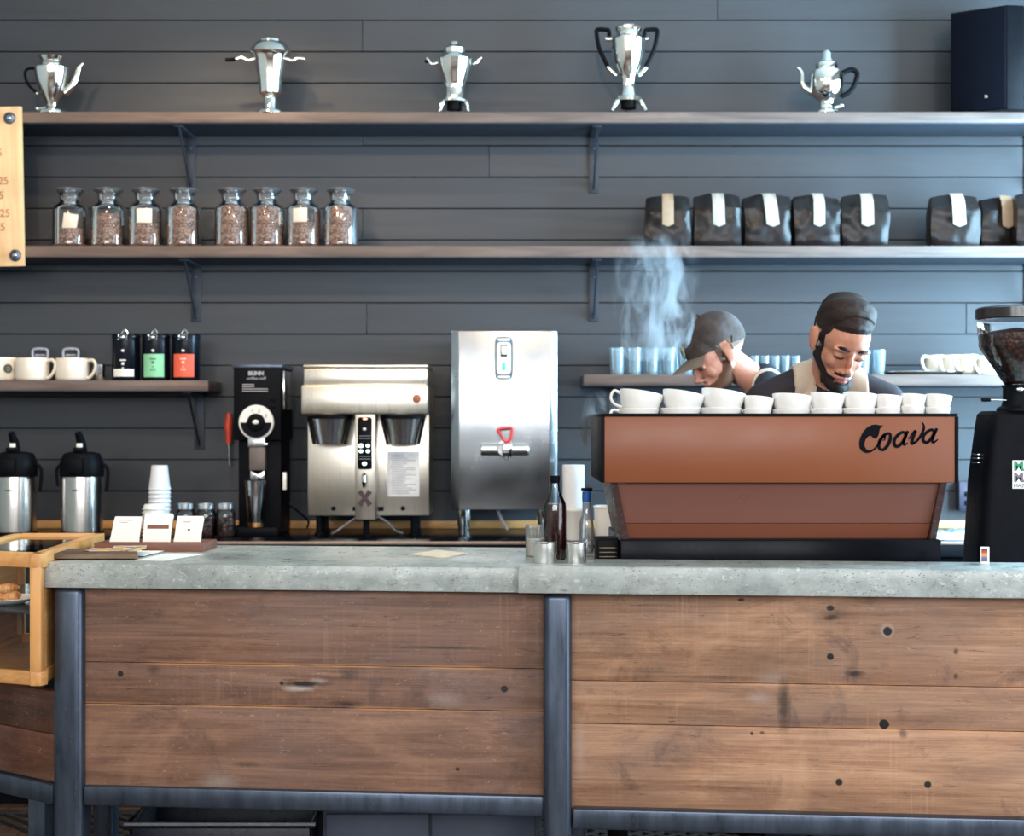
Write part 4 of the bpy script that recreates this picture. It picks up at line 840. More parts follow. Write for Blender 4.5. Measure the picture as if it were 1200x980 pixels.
mb = MB(); mb.bx(-.04, .11, .02, .11, .0145, .0165, .0005); mb.bx(.04, .13, .06, .15, .017, .019, .0005, M=R(12, 'Z')); mb.build('picture_card', n.m, t)
Yt = 4.36; k = Yt/F
t = thing('card_tray', 'long walnut block holding three white cards on the bar', 'card holder', (X(180, Yt), Yt, ZL), math.radians(-3))
mb = MB(); mb.bx(-67*k, 62*k, -.03, .13, .0, .024, .002); mb.build('block', M_walnut, t)
for i, (a, b, y0, sl, lab) in enumerate(((127, 164.5, 606, 5, 'left white card leaning back on the walnut tray'), (165.5, 201, 602.5, 1.5, 'middle white card with a brown bar across it'), (202.5, 237, 605.5, 3, 'right white card with a small dark dot'))):
    c = thing('display_card', lab, 'card', (X((a+b)/2, Yt-.0), Yt+.012, ZL+.0245), math.radians(-3), 'white cards standing in the walnut tray'); hw = (b-a)/2*k; H = (636-y0)*k
    mb = MB(); nn = 8; poly = []
    for s0 in range(6):   # a small pad of slightly fanned cards
        o = .0022*s0; mb.prism([(-hw-.001*s0*(i != 1), 0), (hw-.006-.001*s0, 0), (hw-.002, H-.001*s0), (-hw+sl*k+.001*s0, H-.001*s0), (-hw+sl*k*.7, H*.8)], o, o+.0012)
    pc = mb.build('card', M_paper, c); mb = MB()
    if i == 1: mb.bx(-hw+.012, hw-.012, -.0009, .0005, H*.46, H*.60)
    else:
        mb.bx(-hw*.45, hw*.4, -.0009, .0005, H*.84, H*.855); mb.bx(-hw*.45, hw*.1, -.0009, .0005, H*.76, H*.775)
        if i == 2: mb.ball((0, -.0006, H*.46), (.0035, .001, .0035))
    mb.build('print', (simple('card print', (150, 146, 140), .6), M_walnut, M_dark)[i], pc); c.rotation_euler = (math.radians(-10), 0, math.radians(-3))
M_pane = thin_glass('clean case glass', (1, 1, 1), .02, 1.12)
# ------------------------------------------------------------------ glass pastry case
t = thing('pastry_case', 'maple framed glass pastry case at the left end of the bar', 'display case', (0, 0, 0))
P0 = Vector((-1.209, 3.93)); P1 = Vector((-1.240, 4.66)); P2 = Vector((-1.51, 4.66)); P3 = Vector((-1.51, 4.05)); zb, zt = .742, 1.083
def rail(mb, a, b, z0, z1, wd, inset):
    d = (b-a).normalized(); q = Vector((-d.y, d.x))*wd; mb.prism([tuple(a), tuple(b), tuple(b+q), tuple(a+q)], z0, z1, axis='z', bev=.0025)
def corner_post(p, z0, z1):
    mb = MB(); c = (P0+P1+P2+P3)/4; d = (c-p); sx = math.copysign(.030, d.x); sy = math.copysign(.030, d.y); x0, x1 = sorted((p.x, p.x+sx)); y0, y1 = sorted((p.y, p.y+sy)); mb.bx(x0, x1, y0, y1, z0, z1, .004); mb.build('corner_post', M_maplez, t)
for p in (P0, P1, P2, P3): corner_post(p, zb, zt-.001)
for (a, b) in ((P0, P1), (P1, P2), (P2, P3), (P3, P0)):
    m = M_mapley if abs(a.x-b.x) < .1 else M_maple
    mb = MB(); rail(mb, a, b, zt-.038, zt, .028, 0); mb.build('top_rail', m, t)
    mb = MB(); rail(mb, a, b, zb, zb+.036, .028, 0); mb.build('bottom_rail', m, t)
mb = MB(); d = (P1-P0).normalized(); q = Vector((-d.y, d.x)); a = P0+d*.03+q*.004; b = P1-d*.03+q*.004; e = q*.012; mb.prism([tuple(a), tuple(b), tuple(b+e), tuple(a+e)], zb+.036, zt-.038, axis='z'); mb.build('side_panel', M_mapley, t)
mb = MB(); mb.bx(-1.506, -1.497, 4.08, 4.63, zb+.034, zt-.036); mb.build('left_panel', M_mapley, t)
for (a, b) in ((P3, P0), (P1, P2)):
    mb = MB(); d = (b-a).normalized(); q = Vector((-d.y, d.x)); a2 = a+d*.028+q*.012; b2 = b-d*.028+q*.012; e = q*.004; mb.prism([tuple(a2), tuple(b2), tuple(b2+e), tuple(a2+e)], zb+.034, zt-.036, axis='z'); mb.build('glass_pane', M_pane, t)
ins = lambda w_: [(P0.x-w_, P0.y+w_), (P1.x-w_, P1.y-w_), (P2.x+w_, P2.y-w_), (P3.x+w_, P3.y+w_)]
mb = MB(); mb.prism(ins(.02), zt-.014, zt-.009, axis='z'); mb.build('glass_top', M_pane, t)
zs = Z(715, 4.0)
mb = MB(); mb.prism(ins(.018), zs-.006, zs, axis='z'); mb.build('shelf', simple('smoked glass shelf', (44, 52, 52), .12), t)
mb = MB(); mb.prism(ins(.010), zb+.004, zb+.014, axis='z'); mb.build('floor_board', M_maple, t)
xp, yp = X(17, 4.08)-.045, 4.12
pl = thing('plate', 'white scalloped plate on the smoked shelf of the pastry case', 'plate', (xp, yp+.02, zs+.0005))
mb = MB(); mb.lathe([(0, 0), (.05, 0), (.078, .012), (.082, .016), (.076, .015), (.05, .005), (0, .004)], seg=48); mb.build('plate', M_white, pl)
mb = MB(); mb.lathe([(.0835, .0155), (.085, .0165), (.0835, .0175), (.082, .0165), (.0835, .0155)], seg=48); mb.build('rim', M_white, pl)
n = NT('baked crust'); n.set(Base_Color=n.ramp(n.noise(26, detail=5), [(.3, lin((150, 84, 34))), (.5, lin((206, 138, 72))), (.7, lin((232, 190, 140)))]), Roughness=.55); n.bump(n.noise(60), .5, .003)
for i, (dx, dy, dz, a, lab) in enumerate(((-.020, 0, .020, 10, 'golden pastry lying at the left of the plate in the case'), (.026, -.010, .020, 60, 'golden pastry at the right of the plate in the case'), (.004, .005, .040, 30, 'golden pastry lying on top of the other two'))):
    mb = MB(); Mr = R(a, 'Z')
    for q in range(9):
        u = (q-4)/4; r = .030*(1-.75*u*u)+.004; mb.ball((Mr @ Vector((u*.030, .012*u*u, 0))), (.008, r*.5, r*.45), M=None, sub=2)
    o = mb.build('pastry', n.m, sharp=80); o.location = (xp+dx, yp+.02+dy, zs+dz); tag(o, lab, 'pastry', 'pastries in the display case')
# ------------------------------------------------------------------ espresso machine
Ye = 4.02; k = Ye/F
t = thing('espresso_machine', 'wide copper brown espresso machine with black frame and script name', 'espresso machine', (X(913.5, Ye), Ye, .93))
gx = lambda px: (px-913.5)*k
def gz(py): return Z(py, Ye)-.93
mb = MB(); mb.bx(gx(708), gx(1119.5), -.0, .016, gz(566), gz(488), .003); mb.build('upper_panel', M_copper, t)
fr = MB(); fr.bx(gx(704.5), gx(1122), -.003, .55, gz(488), gz(484.6), .0015); fr.build('top_frame', M_blackmetal, t)
for a_, b_ in ((704.5, 708), (1119.5, 1123)):
    mb = MB(); mb.bx(gx(a_), gx(b_), -.003, .50, gz(566), gz(488.2), .001); mb.build('side_plate', M_blackmetal, t)
mb = MB(); mb.bx(gx(709), gx(1118), .017, .50, gz(564), gz(500), .004); mb.build('body', M_blackmetal, t)
# cup tray recessed behind the rail
mb = MB(); mb.bx(gx(709), gx(1118), .02, .49, gz(500)-.006, gz(500), .001); mb.build('cup_tray', M_ssp, t)
zr = gz(488)
M_legbrown = simple('dark brown enamel', (58, 38, 36), .25)
# tilted lower panel
def tilt(poly, y_top, y_bot, th):
    zt_, zb_ = max(p[1] for p in poly), min(p[1] for p in poly); t2 = bmesh.new(); f = lambda z: y_bot+(y_top-y_bot)*(z-zb_)/(zt_-zb_)
    A = [t2.verts.new((a, f(b), b)) for a, b in poly]; B = [t2.verts.new((a, f(b)+th, b)) for a, b in poly]; t2.faces.new(A); t2.faces.new(B[::-1]); n_ = len(poly)
    for i in range(n_): t2.faces.new((A[i], B[i], B[(i+1) % n_], A[(i+1) % n_]))
    bmesh.ops.recalc_face_normals(t2, faces=t2.faces); return t2
mb = MB(); mb._add(tilt([(gx(723), gz(567)), (gx(1104), gz(567)), (gx(1096), gz(614.5)), (gx(734), gz(614.5))], .028, .05, .012)); mb.build('lower_panel', M_copper2, t)
mb = MB(); mb._add(tilt([(gx(734), gz(615)), (gx(1096), gz(615)), (gx(1092.5), gz(633)), (gx(738), gz(633))], .046, .054, .012)); mb.build('lower_panel_strip', simple('copper brown strip', (112, 64, 46), .32, 0, var=.03, vscale=4, Specular_IOR_Level=.3), t, label='brighter bottom strip')
for a, b, c, d in ((716, 724, 730, 738), (1104, 1112, 1093, 1100)):
    mb = MB(); mb._add(tilt([(gx(a), gz(566)), (gx(b), gz(566)), (gx(d if a < 800 else 1100.5), gz(634)), (gx(c), gz(634))], .018, .03, .42)); mb.build('side_leg', M_legbrown, t)
mb = MB(); mb.bx(gx(727), gx(1103), -.002, .50, .045, gz(632.5), .004); mb.build('base', M_blackgloss, t)
mb = MB(); mb.bx(gx(740), gx(1090), .12, .44, gz(632), gz(566), .004); mb.build('inner_housing', M_ssh, t)
for px in (745, 1085):
    for y in (.05, .45):
        mb = MB(); mb.lathe([(0, 0), (.022, 0), (.024, .01), (.016, .02), (.016, .046), (0, .046)], cx=gx(px), cy=y, seg=20); mb.build('foot', M_ssp, t)
for i in range(3):
    x_ = gx(795+i*118); mb = MB(); mb.lathe([(0, gz(600)), (.034, gz(600)), (.036, gz(590)), (.036, gz(575)), (0, gz(575))], cx=x_, cy=.50, seg=28); g_ = mb.build('group_head', M_ssp, t)
    mb = MB(); mb.lathe([(0, gz(608)), (.030, gz(608)), (.034, gz(600)), (0, gz(600))], cx=x_, cy=.50, seg=28); mb.tube([(x_, .53, gz(604)), (x_, .60, gz(603)), (x_, .66, gz(606))], [.008, .012, .010], 12); mb.build('portafilter', M_black, g_)
for px in (750, 1078):
    mb = MB(); mb.tube(cat([(gx(px), .50, gz(575)), (gx(px), .55, gz(585)), (gx(px), .56, gz(620))], 5), .005, 8); mb.build('steam_wand', M_ssp, t)
# script lettering on the upper panel (traced strokes, relief on the panel)
lx = lambda a: gx(990+a/8.571); lz = lambda b: gz(480+b/8.571)
lt = MB()
Cpoly = [(388, 156), (362, 161), (335, 156), (310, 150), (268, 156), (222, 182), (182, 228), (153, 288), (143, 338), (150, 388), (176, 422), (214, 438), (258, 433), (298, 408), (330, 372), (352, 330), (342, 322), (318, 362), (288, 394), (252, 412), (222, 406), (202, 380), (196, 344), (208, 302), (232, 272), (258, 262), (276, 276), (290, 292), (312, 292), (334, 268), (345, 232), (350, 196), (366, 176)]
lt.prism([(lx(a), lz(b)) for a, b in Cpoly], -.0016, .0005)
s_ = k/8.571
def stroke(p, w_, closed=False, n_=6):
    c = cat([(lx(a), lz(b), 0) for a, b in p], n_, closed); m_ = len(c); ww = []
    for i in range(m_):
        u = i/(m_ if closed else m_-1)*(len(w_) if closed else len(w_)-1); j = int(u); a = w_[j % len(w_)]; b = w_[(j+1) % len(w_)] if closed else w_[min(j+1, len(w_)-1)]; ww.append((a+(b-a)*(u-j))*s_)
    lt.ribbon([(q.x, q.y) for q in c], ww, -.0016, .0005, closed)
stroke([(440, 240), (395, 258), (350, 320), (345, 385), (385, 405), (430, 360), (455, 300), (455, 255)], [26, 30, 34, 30, 30, 34, 34, 30], True)
stroke([(350, 335), (372, 285), (400, 262), (402, 300), (380, 312)], [14, 16, 18, 12, 8])
stroke([(600, 232), (560, 236), (505, 290), (495, 345), (525, 372), (575, 335), (612, 265)], [30, 30, 32, 34, 32, 30, 30], True)
stroke([(632, 215), (600, 290), (588, 335), (600, 356), (632, 335)], [26, 30, 28, 22, 10])
stroke([(640, 300), (690, 225), (712, 215)], [10, 14, 26]); stroke([(712, 212), (682, 290), (672, 335), (690, 345)], [30, 34, 34, 26]); stroke([(680, 345), (730, 310), (778, 235), (795, 175), (778, 128)], [24, 24, 26, 22, 8])
stroke([(880, 205), (840, 215), (792, 262), (788, 312), (822, 332), (865, 295), (895, 235)], [28, 30, 30, 32, 30, 28, 28], True)
stroke([(925, 190), (892, 262), (878, 310), (890, 332), (935, 300)], [28, 30, 28, 22, 8])
lt.build('script_lettering', M_blackgloss, t, label='black script name on the upper panel')
# cups on top
ztray = .93+gz(500)
def cup_mesh(r, h, hand=True):
    mb = MB(); mb.lathe([(0, .002), (r*.45, .002), (r*.50, 0), (r*.56, 0), (r*.62, .006), (r*.86, h*.45), (r*.97, h*.8), (r, h-.001), (r-.002, h), (r-.004, h-.001), (r*.92, h*.75), (r*.8, h*.42), (r*.5, .009), (0, .007)], seg=40); return mb
def cup(lab, x, y, z, r, h, ha, tilt_, grp):
    c = thing('espresso_cup', lab, 'cup', (x, y, z), 0, grp); b_ = cup_mesh(r, h).build('cup', M_white, c)
    pts = cat([(r*.90, 0, h*.82), (r+.014, 0, h*.90), (r+.020, 0, h*.62), (r+.008, 0, h*.38), (r*.74, 0, h*.30)], 5); mb = MB(); Mr = Matrix.Rotation(ha, 4, 'Z'); mb.tube([Mr @ Vector(p) for p in pts], .0042, 10, flat=1.3); mb.build('handle', M_white, c)
    c.rotation_euler = tilt_; return c
ord_ = ['first', 'second', 'third', 'fourth', 'fifth', 'sixth', 'seventh', 'eighth', 'ninth', 'tenth']
row = [(747.5, 26, 456, PI*.97), (797, 25, 456.5, 1.9), (844, 26, 455, .35), (887, 17.5, 463, 1.4), (926.5, 23.5, 460, 1.7), (967.5, 20.5, 459, 2.0), (1006, 20.5, 458.5, 1.6), (1040, 15.5, 461.5, 1.5), (1069, 14.8, 460.5, 1.6), (1098, 15.5, 461, 1.5)]
for i, (px, rp, py, ha) in enumerate(row):
    Yc = Ye+.045+rp*k; kk = Yc/F; r = rp*kk; h = r*(1.15 if rp > 22 else 1.35 if rp > 19 else 1.6); x = X(px, Yc); top = Z(py, Yc); 
    side = 'large' if rp > 22 else 'medium' if rp > 19 else 'small'
    upz = top-h-r*.13
    cup('%s upper white cup on the %s stack from the left, on the machine' % (side, ord_[i]), x, Yc, upz, r, h, ha, (math.radians(-4), math.radians((9, 10, 9, 6, 5, 6, 6, 6, 5, 6)[i]), 0), 'upper white cups on the espresso machine')
    lowz = ztray
    hh = max(.03, upz+.012-lowz)
    cup('%s lower white cup of the %s stack from the left, on the machine' % (side, ord_[i]), x+.001, Yc, lowz, r*.95, max(hh, .035)*1.0+.012, ha+.3, (0, 0, 0), 'lower white cups on the espresso machine')
# ------------------------------------------------------------------ espresso grinder at right
Yq = 4.13; k = Yq/F
t = thing('espresso_grinder', 'tall black grinder with a clear bean hopper at the right picture edge', 'espresso grinder', (1.347, Yq, .93))
gx = lambda px: (px-1197)*k
def gz(py): return Z(py, Yq)-.93
t2 = bmesh.new(); secs = [(0, .112, .105), (gz(640), .110, .10), (gz(560), .099, .095), (gz(500), .081, .09), (gz(486), .076, .086), (gz(482), .066, .078)]
rings = []
for z, a, b in secs:
    ring = []
    for q in range(40):
        an = 2*PI*q/40; e = .34; ring.append(t2.verts.new((a*math.copysign(abs(math.cos(an))**e, math.cos(an)), b*math.copysign(abs(math.sin(an))**e, math.sin(an)), z)))
    rings.append(ring)
for a, b in zip(rings, rings[1:]):
    for q in range(40): t2.faces.new((a[q], a[(q+1) % 40], b[(q+1) % 40], b[q]))
t2.faces.new(rings[0][::-1]); t2.faces.new(rings[-1]); bmesh.ops.recalc_face_normals(t2, faces=t2.faces)
mb = MB(); mb._add(t2); mb.build('body', M_blackmetal, t, sharp=30)
mb = MB(); [mb.bx(-.100, -.088, -.03, .03, gz(y+.8), gz(y-.8), .0005) for y in (532.5, 537, 542)]; mb.build('vent_slot', M_ssp, t)
mb = MB(); mb.lathe([(0, gz(482)), (.052, gz(482)), (.052, gz(479)), (.040, gz(476)), (.036, gz(470)), (.036, gz(456)), (.040, gz(452)), (0, gz(451))], cy=-.045, seg=36); mb.build('collar', M_black, t)
mb = MB(); mb.cyl((-.03, -.06, gz(469.5)), (gx(1163), -.07, gz(469)), .0016); lv = mb.build('adjustment_lever', M_ssp, t); mb = MB(); mb.cyl((gx(1163), -.07, gz(469)), (gx(1152.5), -.072, gz(469)), .0052, bev=.001); mb.build('lever_knob', M_black, lv)
mb = MB(); mb.ball((-.005, -.085, gz(457)), (.010, .004, .006)); mb.build('gate_tab', M_ssp, t)
hp = [(.030, gz(452)), (.034, gz(450)), (.096, gz(409)), (.098, gz(406)), (.1025, gz(378))]
mb = MB(); mb.lathe(hp, cy=-.045, seg=48); mb.build('hopper', M_glass, t)
mb = MB(); mb.lathe([(0, gz(451)), (.031, gz(450)), (.0935, gz(409.5)), (.0965, gz(406)), (.0985, gz(393)), (.06, gz(389)), (.0, gz(385))], cy=-.045, seg=48); mb.build('coffee_beans', M_beansd, t, kind='stuff')
mb = MB(); mb.lathe([(0, gz(372)), (.102, gz(376)), (.107, gz(375)), (.107, gz(364)), (.100, gz(362)), (0, gz(360))], cy=-.045, seg=48); mb.build('hopper_lid', simple('smoked brown lid', (40, 34, 34), .2), t)
mb = MB(); mb.bx(-.029, .040, -.0968, -.0950, gz(571), gz(538.5), .0006); stk = mb.build('sticker', M_paper, t, label='white sticker with green and grey letters')
for o_ in (stk,): o_.location = (0, -.0015, 0)
M_gtx = simple('green letters', (0, 132, 92), .5); M_gry = simple('grey letters', (110, 100, 112), .5)
for txt, py, size, m in (('MA', 550, .034, M_gtx), ('MA', 563, .034, M_gry), ('MAZZ', 569.5, .014, M_gry)):
    mb = MB(); text_mb(mb, txt, size, T((-.026, -.0975, gz(py))), bold=.0012 if size > .02 else 0, ext=.0004); mb.build('sticker_letters', m, stk)
x, Y = onbar(1154, 661, ZR); t = thing('small_card', 'tiny upright card printed red and yellow beside the right grinder', 'card', (x, Y, ZR), math.radians(-4)); kq = Y/F
mb = MB(); mb.bx(-5*kq, 5*kq, -.003, .003, 0, 20*kq, .0006); mb.build('card', M_paper, t)
n = NT('flame print'); g = n.node('ShaderNodeSeparateXYZ'); n.link(n.coords((1, 1, 1)), g.inputs[0]); n.set(Base_Color=n.ramp(n.math('MULTIPLY', g.outputs[2], 22), [(.15, lin((120, 84, 110))), (.35, lin((96, 110, 150))), (.5, lin((224, 150, 60))), (.62, lin((206, 60, 40))), (.8, lin((70, 30, 50)))]), Roughness=.5)
mb = MB(); mb.bx(-4*kq, 2.8*kq, -.0038, -.0028, 3*kq, 18*kq, .0002); mb.build('print', n.m, t)
# ------------------------------------------------------------------ right low shelf: glasses, tray, mugs
def tumbler(lab, px, Y, z, r, h, grp):
    t = thing('drinking_glass', lab, 'glass', (X(px, Y), Y, z), 0, grp)
    mb = MB(); mb.lathe([(0, .001), (r*.80, .001), (r*.83, .004), (r, h), (r*.95, h), (r*.78, .014), (0, .012)], seg=32); mb.build('glass', M_glassb, t); return t
M_rim = None
def glass_run(px0, px1, n_, Y, h, grp, words):
    for i in range(n_):
        px = px0+(px1-px0)*i/(n_-1) if n_ > 1 else px0
        tumbler(words[i], px, Y, zR, (px1-px0)/(n_-1)*.47*Y/F if n_ > 1 else .03, h, grp)
ow = ['first', 'second', 'third', 'fourth', 'fifth', 'sixth']
glass_run(723, 803, 5, 6.08, .108, 'front row of tall tumblers left of the capped barista', ['%s tall tumbler from the left in the front row on the low shelf' % a for a in ow[:5]])
glass_run(732, 790, 4, 6.19, .104, 'back row of tall tumblers left of the capped barista', ['%s tall tumbler from the left in the back row on the low shelf' % a for a in ow[:4]])
glass_run(884, 932, 5, 6.12, .078, 'short tumblers between the two baristas', ['%s short tumbler from the left between the two baristas' % a for a in ow[:5]])
glass_run(1011, 1029, 2, 6.08, .100, 'tall tumblers at the right of the bearded barista', ['tall tumbler mostly hidden by the bearded barista', 'tall tumbler clear of the bearded barista at his right'])
t = thing('steel_tray', 'shiny low tray under the row of mugs on the right shelf', 'tray', (X(1086, 6.10), 6.13, zR+.0005))
mb = MB(); mb.lathe([(0, 0), (.135, 0), (.165, .010), (.172, .013), (.165, .014), (.133, .004), (0, .004)], seg=48, sq=.62); mb.build('tray', M_ssp, t); mb = MB(); mb.tube([(.172*math.cos(a), .172*.62*math.sin(a), .0135) for a in [2*PI*i/48 for i in range(48)]], .002, 6, closed=True); mb.build('rim', M_ssp, t)
for i, (px, Y, dz, lab) in enumerate(((1096, 6.14, .006, 'first cream mug from the left on the steel tray'), (1115.5, 6.12, .006, 'second cream mug on the steel tray'), (1134, 6.10, .006, 'third cream mug at the right end of the steel tray'), (1157, 6.05, .0, 'nearest cream mug standing right of the tray on the bare shelf'))):
    mug(lab, px, Y, zR+dz, .040, .076, PI+.55, M_mug, 'cream mugs on the right shelf')
# ------------------------------------------------------------------ small things seen in the gap by the right grinder
t = thing('wall_socket', 'dark metal socket box low on the wall left of the right grinder', 'socket', (X(1137, 6.27), 6.284, Z(598, 6.27)))
kq = 6.27/F; mb = MB(); mb.bx(-16*kq, 22*kq, -.05, 0, 0, 34*kq, .004); mb.build('box', simple('grey metal box', (88, 92, 112), .35, .7, var=.25, vscale=12), t)
mb = MB(); mb.bx(-6*kq, 4*kq, -.054, -.049, 27*kq, 33*kq, .002); mb.build('switch', M_white, t)
mb = MB(); [mb.bx(a*kq, (a+4)*kq, -.052, -.049, b*kq, (b+6)*kq, .001) for a in (-10, 8) for b in (6, 16)]; mb.build('outlet', M_black, t)
t = thing('tamper', 'black knobbed tamper on the back counter beside the white towel', 'tamper', (X(1148, 5.78), 5.80, ZC)); mb = MB(); mb.lathe([(0, 0), (.029, 0), (.029, .012), (.012, .03), (.011, .05), (.020, .07), (.020, .088), (.010, .098), (0, .1)], seg=28); mb.build('handle', M_black, t)
mb = MB(); mb.lathe([(.0292, 0), (.030, 0), (.030, .011), (.0292, .011)], seg=28); mb.build('base_plate', M_ssp, t)
def cloth(name, lab, cx_, cy_, z, sx, sy, h, m, seed):
    t2 = bmesh.new(); bmesh.ops.create_grid(t2, x_segments=26, y_segments=20, size=1)
    for v in t2.verts:
        a, b = v.co.x, v.co.y; q = noise.noise(Vector((a*1.6+seed, b*2.2, 0)))+.5*noise.noise(Vector((a*4+seed, b*5, 3))); ed = max(abs(a), abs(b))
        v.co = (a*sx*(1+.08*q), b*sy*(1+.1*q), h*(.55+.6*q)*(1-ed**6)+.0015)
    bmesh.ops.solidify(t2, geom=list(t2.faces), thickness=-.003)
    for v in t2.verts: v.co.z = max(v.co.z, .0008)
    mb = MB(); mb._add(t2); o = mb.build(name, m, sharp=80); o.location = (cx_, cy_, z); return tag(o, lab, 'towel')
cloth('towel', 'crumpled white bar towel on the back counter', X(1117, 5.72), 5.70, ZC, .085, .055, .030, simple('white terry cloth', (234, 238, 242), .9, bump=.4, bscale=600), 2)
o = cloth('towel', 'folded blue grey cloth behind the white towel', X(1118, 5.9), 5.92, ZC, .09, .07, .02, simple('blue grey cloth', (110, 136, 156), .9), 5)
t = thing('waste_bin', 'black bin standing in the aisle under the gap by the grinder', 'bin', (X(1122, 5.3), 5.32, 0)); mb = MB(); mb.lathe([(0, 0), (.13, 0), (.14, .01), (.16, .60), (.155, .60), (.135, .015), (0, .012)], seg=36); mb.build('bin_body', M_black, t); mb = MB(); mb.lathe([(.158, .595), (.168, .595), (.168, .615), (.158, .615), (.158, .595)], seg=36); mb.build('rim', M_black, t)
# ------------------------------------------------------------------ people: one continuous skin surface each, clothes and hair as children
def blob(prims, voxel, smooth=3, fac=.6):
    mb = MB()
    for p in prims:
        if p[0] == 'e': mb.ball(p[1], p[2], M=p[3] if len(p) > 3 else None, sub=3)
        else:
            _, a, ra, b, rb = p; a = Vector(a); b = Vector(b); mb.cyl(a, b, ra, rb, seg=24); mb.ball(a, ra*1.0, sub=3); mb.ball(b, rb*1.0, sub=3)
    me = bpy.data.meshes.new('tmpblob'); mb.bm.to_mesh(me); mb.bm.free(); o = bpy.data.objects.new('tmpblob', me); C.objects.link(o)
    r = o.modifiers.new('r', 'REMESH'); r.mode = 'VOXEL'; r.voxel_size = voxel
    if smooth: s = o.modifiers.new('s', 'SMOOTH'); s.iterations = smooth; s.factor = fac
    bpy.context.view_layer.update(); dg = bpy.context.evaluated_depsgraph_get(); out = bpy.data.meshes.new_from_object(o.evaluated_get(dg), depsgraph=dg)
    bpy.data.objects.remove(o); bpy.data.meshes.remove(me); out.polygons.foreach_set('use_smooth', [True]*len(out.polygons)); return out
def arrays(me):
    n_ = len(me.vertices); co = np.empty(n_*3); me.vertices.foreach_get('co', co); no = np.empty(n_*3); me.vertex_normals.foreach_get('vector', no) if hasattr(me, 'vertex_normals') else me.vertices.foreach_get('normal', no)
    return co.reshape(-1, 3), no.reshape(-1, 3)
def shell(me, Hm, tf, name, mat, parent, under=.003, **kw):
    """a layer lying on the surface: tf(local points, local normals) -> thickness (<=0: none)"""
    co, no = arrays(me); Hi = np.array(Hm.inverted()); lc = co @ Hi[:3, :3].T + Hi[:3, 3]; ln = no @ Hi[:3, :3].T; ln /= np.maximum(1e-9, np.linalg.norm(ln, axis=1, keepdims=True))
    th = tf(lc, ln); polys = np.array([p.vertices[:] if len(p.vertices) == 4 else list(p.vertices)+[p.vertices[-1]] for p in me.polygons])
    keep = (th[polys] > 0).any(axis=1); polys = polys[keep]; used = np.unique(polys); idx = -np.ones(len(co), int); idx[used] = np.arange(len(used))
    t_ = np.where(th > 0, th, -under)[used]; P = co[used]+no[used]*t_[:, None]
    m2 = bpy.data.meshes.new(name); faces = [list(dict.fromkeys(idx[q].tolist())) for q in polys]; m2.from_pydata(P.tolist(), [], [f for f in faces if len(f) >= 3]); m2.polygons.foreach_set('use_smooth', [True]*len(m2.polygons)); m2.update()
    return link(name, m2, mat, parent, **kw)
def sstep(x, a, b): t_ = np.clip((x-a)/(b-a), 0, 1); return t_*t_*(3-2*t_)
def skin_mat(name, base, red):
    n = NT(name); a, b = lin(base), lin(red); f = n.noise(9, detail=4)
    n.set(Base_Color=n.ramp(f, [(.35, a), (.7, b)]), Roughness=.48, Subsurface_Weight=.12, Subsurface_Scale=.02); n.b.inputs['Subsurface Radius'].default_value = (1, .35, .2)
    n.bump(n.noise(300, detail=2), .08, .001); return n.m
def hair_mat(name, dark, light, axis=(60, 8, 60)):
    n = NT(name); f = n.noise(4, n.coords(axis), 5, .7, .6)
    n.set(Base_Color=n.ramp(f, [(.35, lin(dark)), (.7, lin(light))]), Roughness=.58, Specular_IOR_Level=.25); n.bump(f, .9, .004); return n.m
def hand(W, d, s, n_, side, curl=.6, sc_=1.0):
    """wrist W, finger direction d, thumb side s, palm normal n_ (towards palm)"""
    W, d, s, n_ = Vector(W), Vector(d).normalized(), Vector(s).normalized(), Vector(n_).normalized(); P = []
    for i, (off, L) in enumerate(((.030, .072), (.010, .080), (-.010, .075), (-.028, .060))):
        K = W+d*.088*sc_+s*off*sc_*1.05; P.append(('c', W+s*off*.6*sc_+d*.01, .0155*sc_, K, .0115*sc_)); p = K; a = curl*.45
        for j, f in enumerate((.45, .32, .23)):
            a += curl*(.35, .75, .5)[j]; q = p+(d*math.cos(a)+n_*math.sin(a))*L*f*sc_; P.append(('c', p, (.0095, .0088, .0080)[j]*sc_, q, (.0088, .0080, .0070)[j]*sc_)); p = q
    b = W+d*.025*sc_+s*.022*sc_; m_ = b+(d*.030+s*.030+n_*.012)*sc_; e = m_+(d*.028+s*.010+n_*.016)*sc_; g = e+(d*.022+n_*.010)*sc_
    P += [('c', b, .015*sc_, m_, .0115*sc_), ('c', m_, .011*sc_, e, .0095*sc_), ('c', e, .0095*sc_, g, .0078*sc_)]
    return P
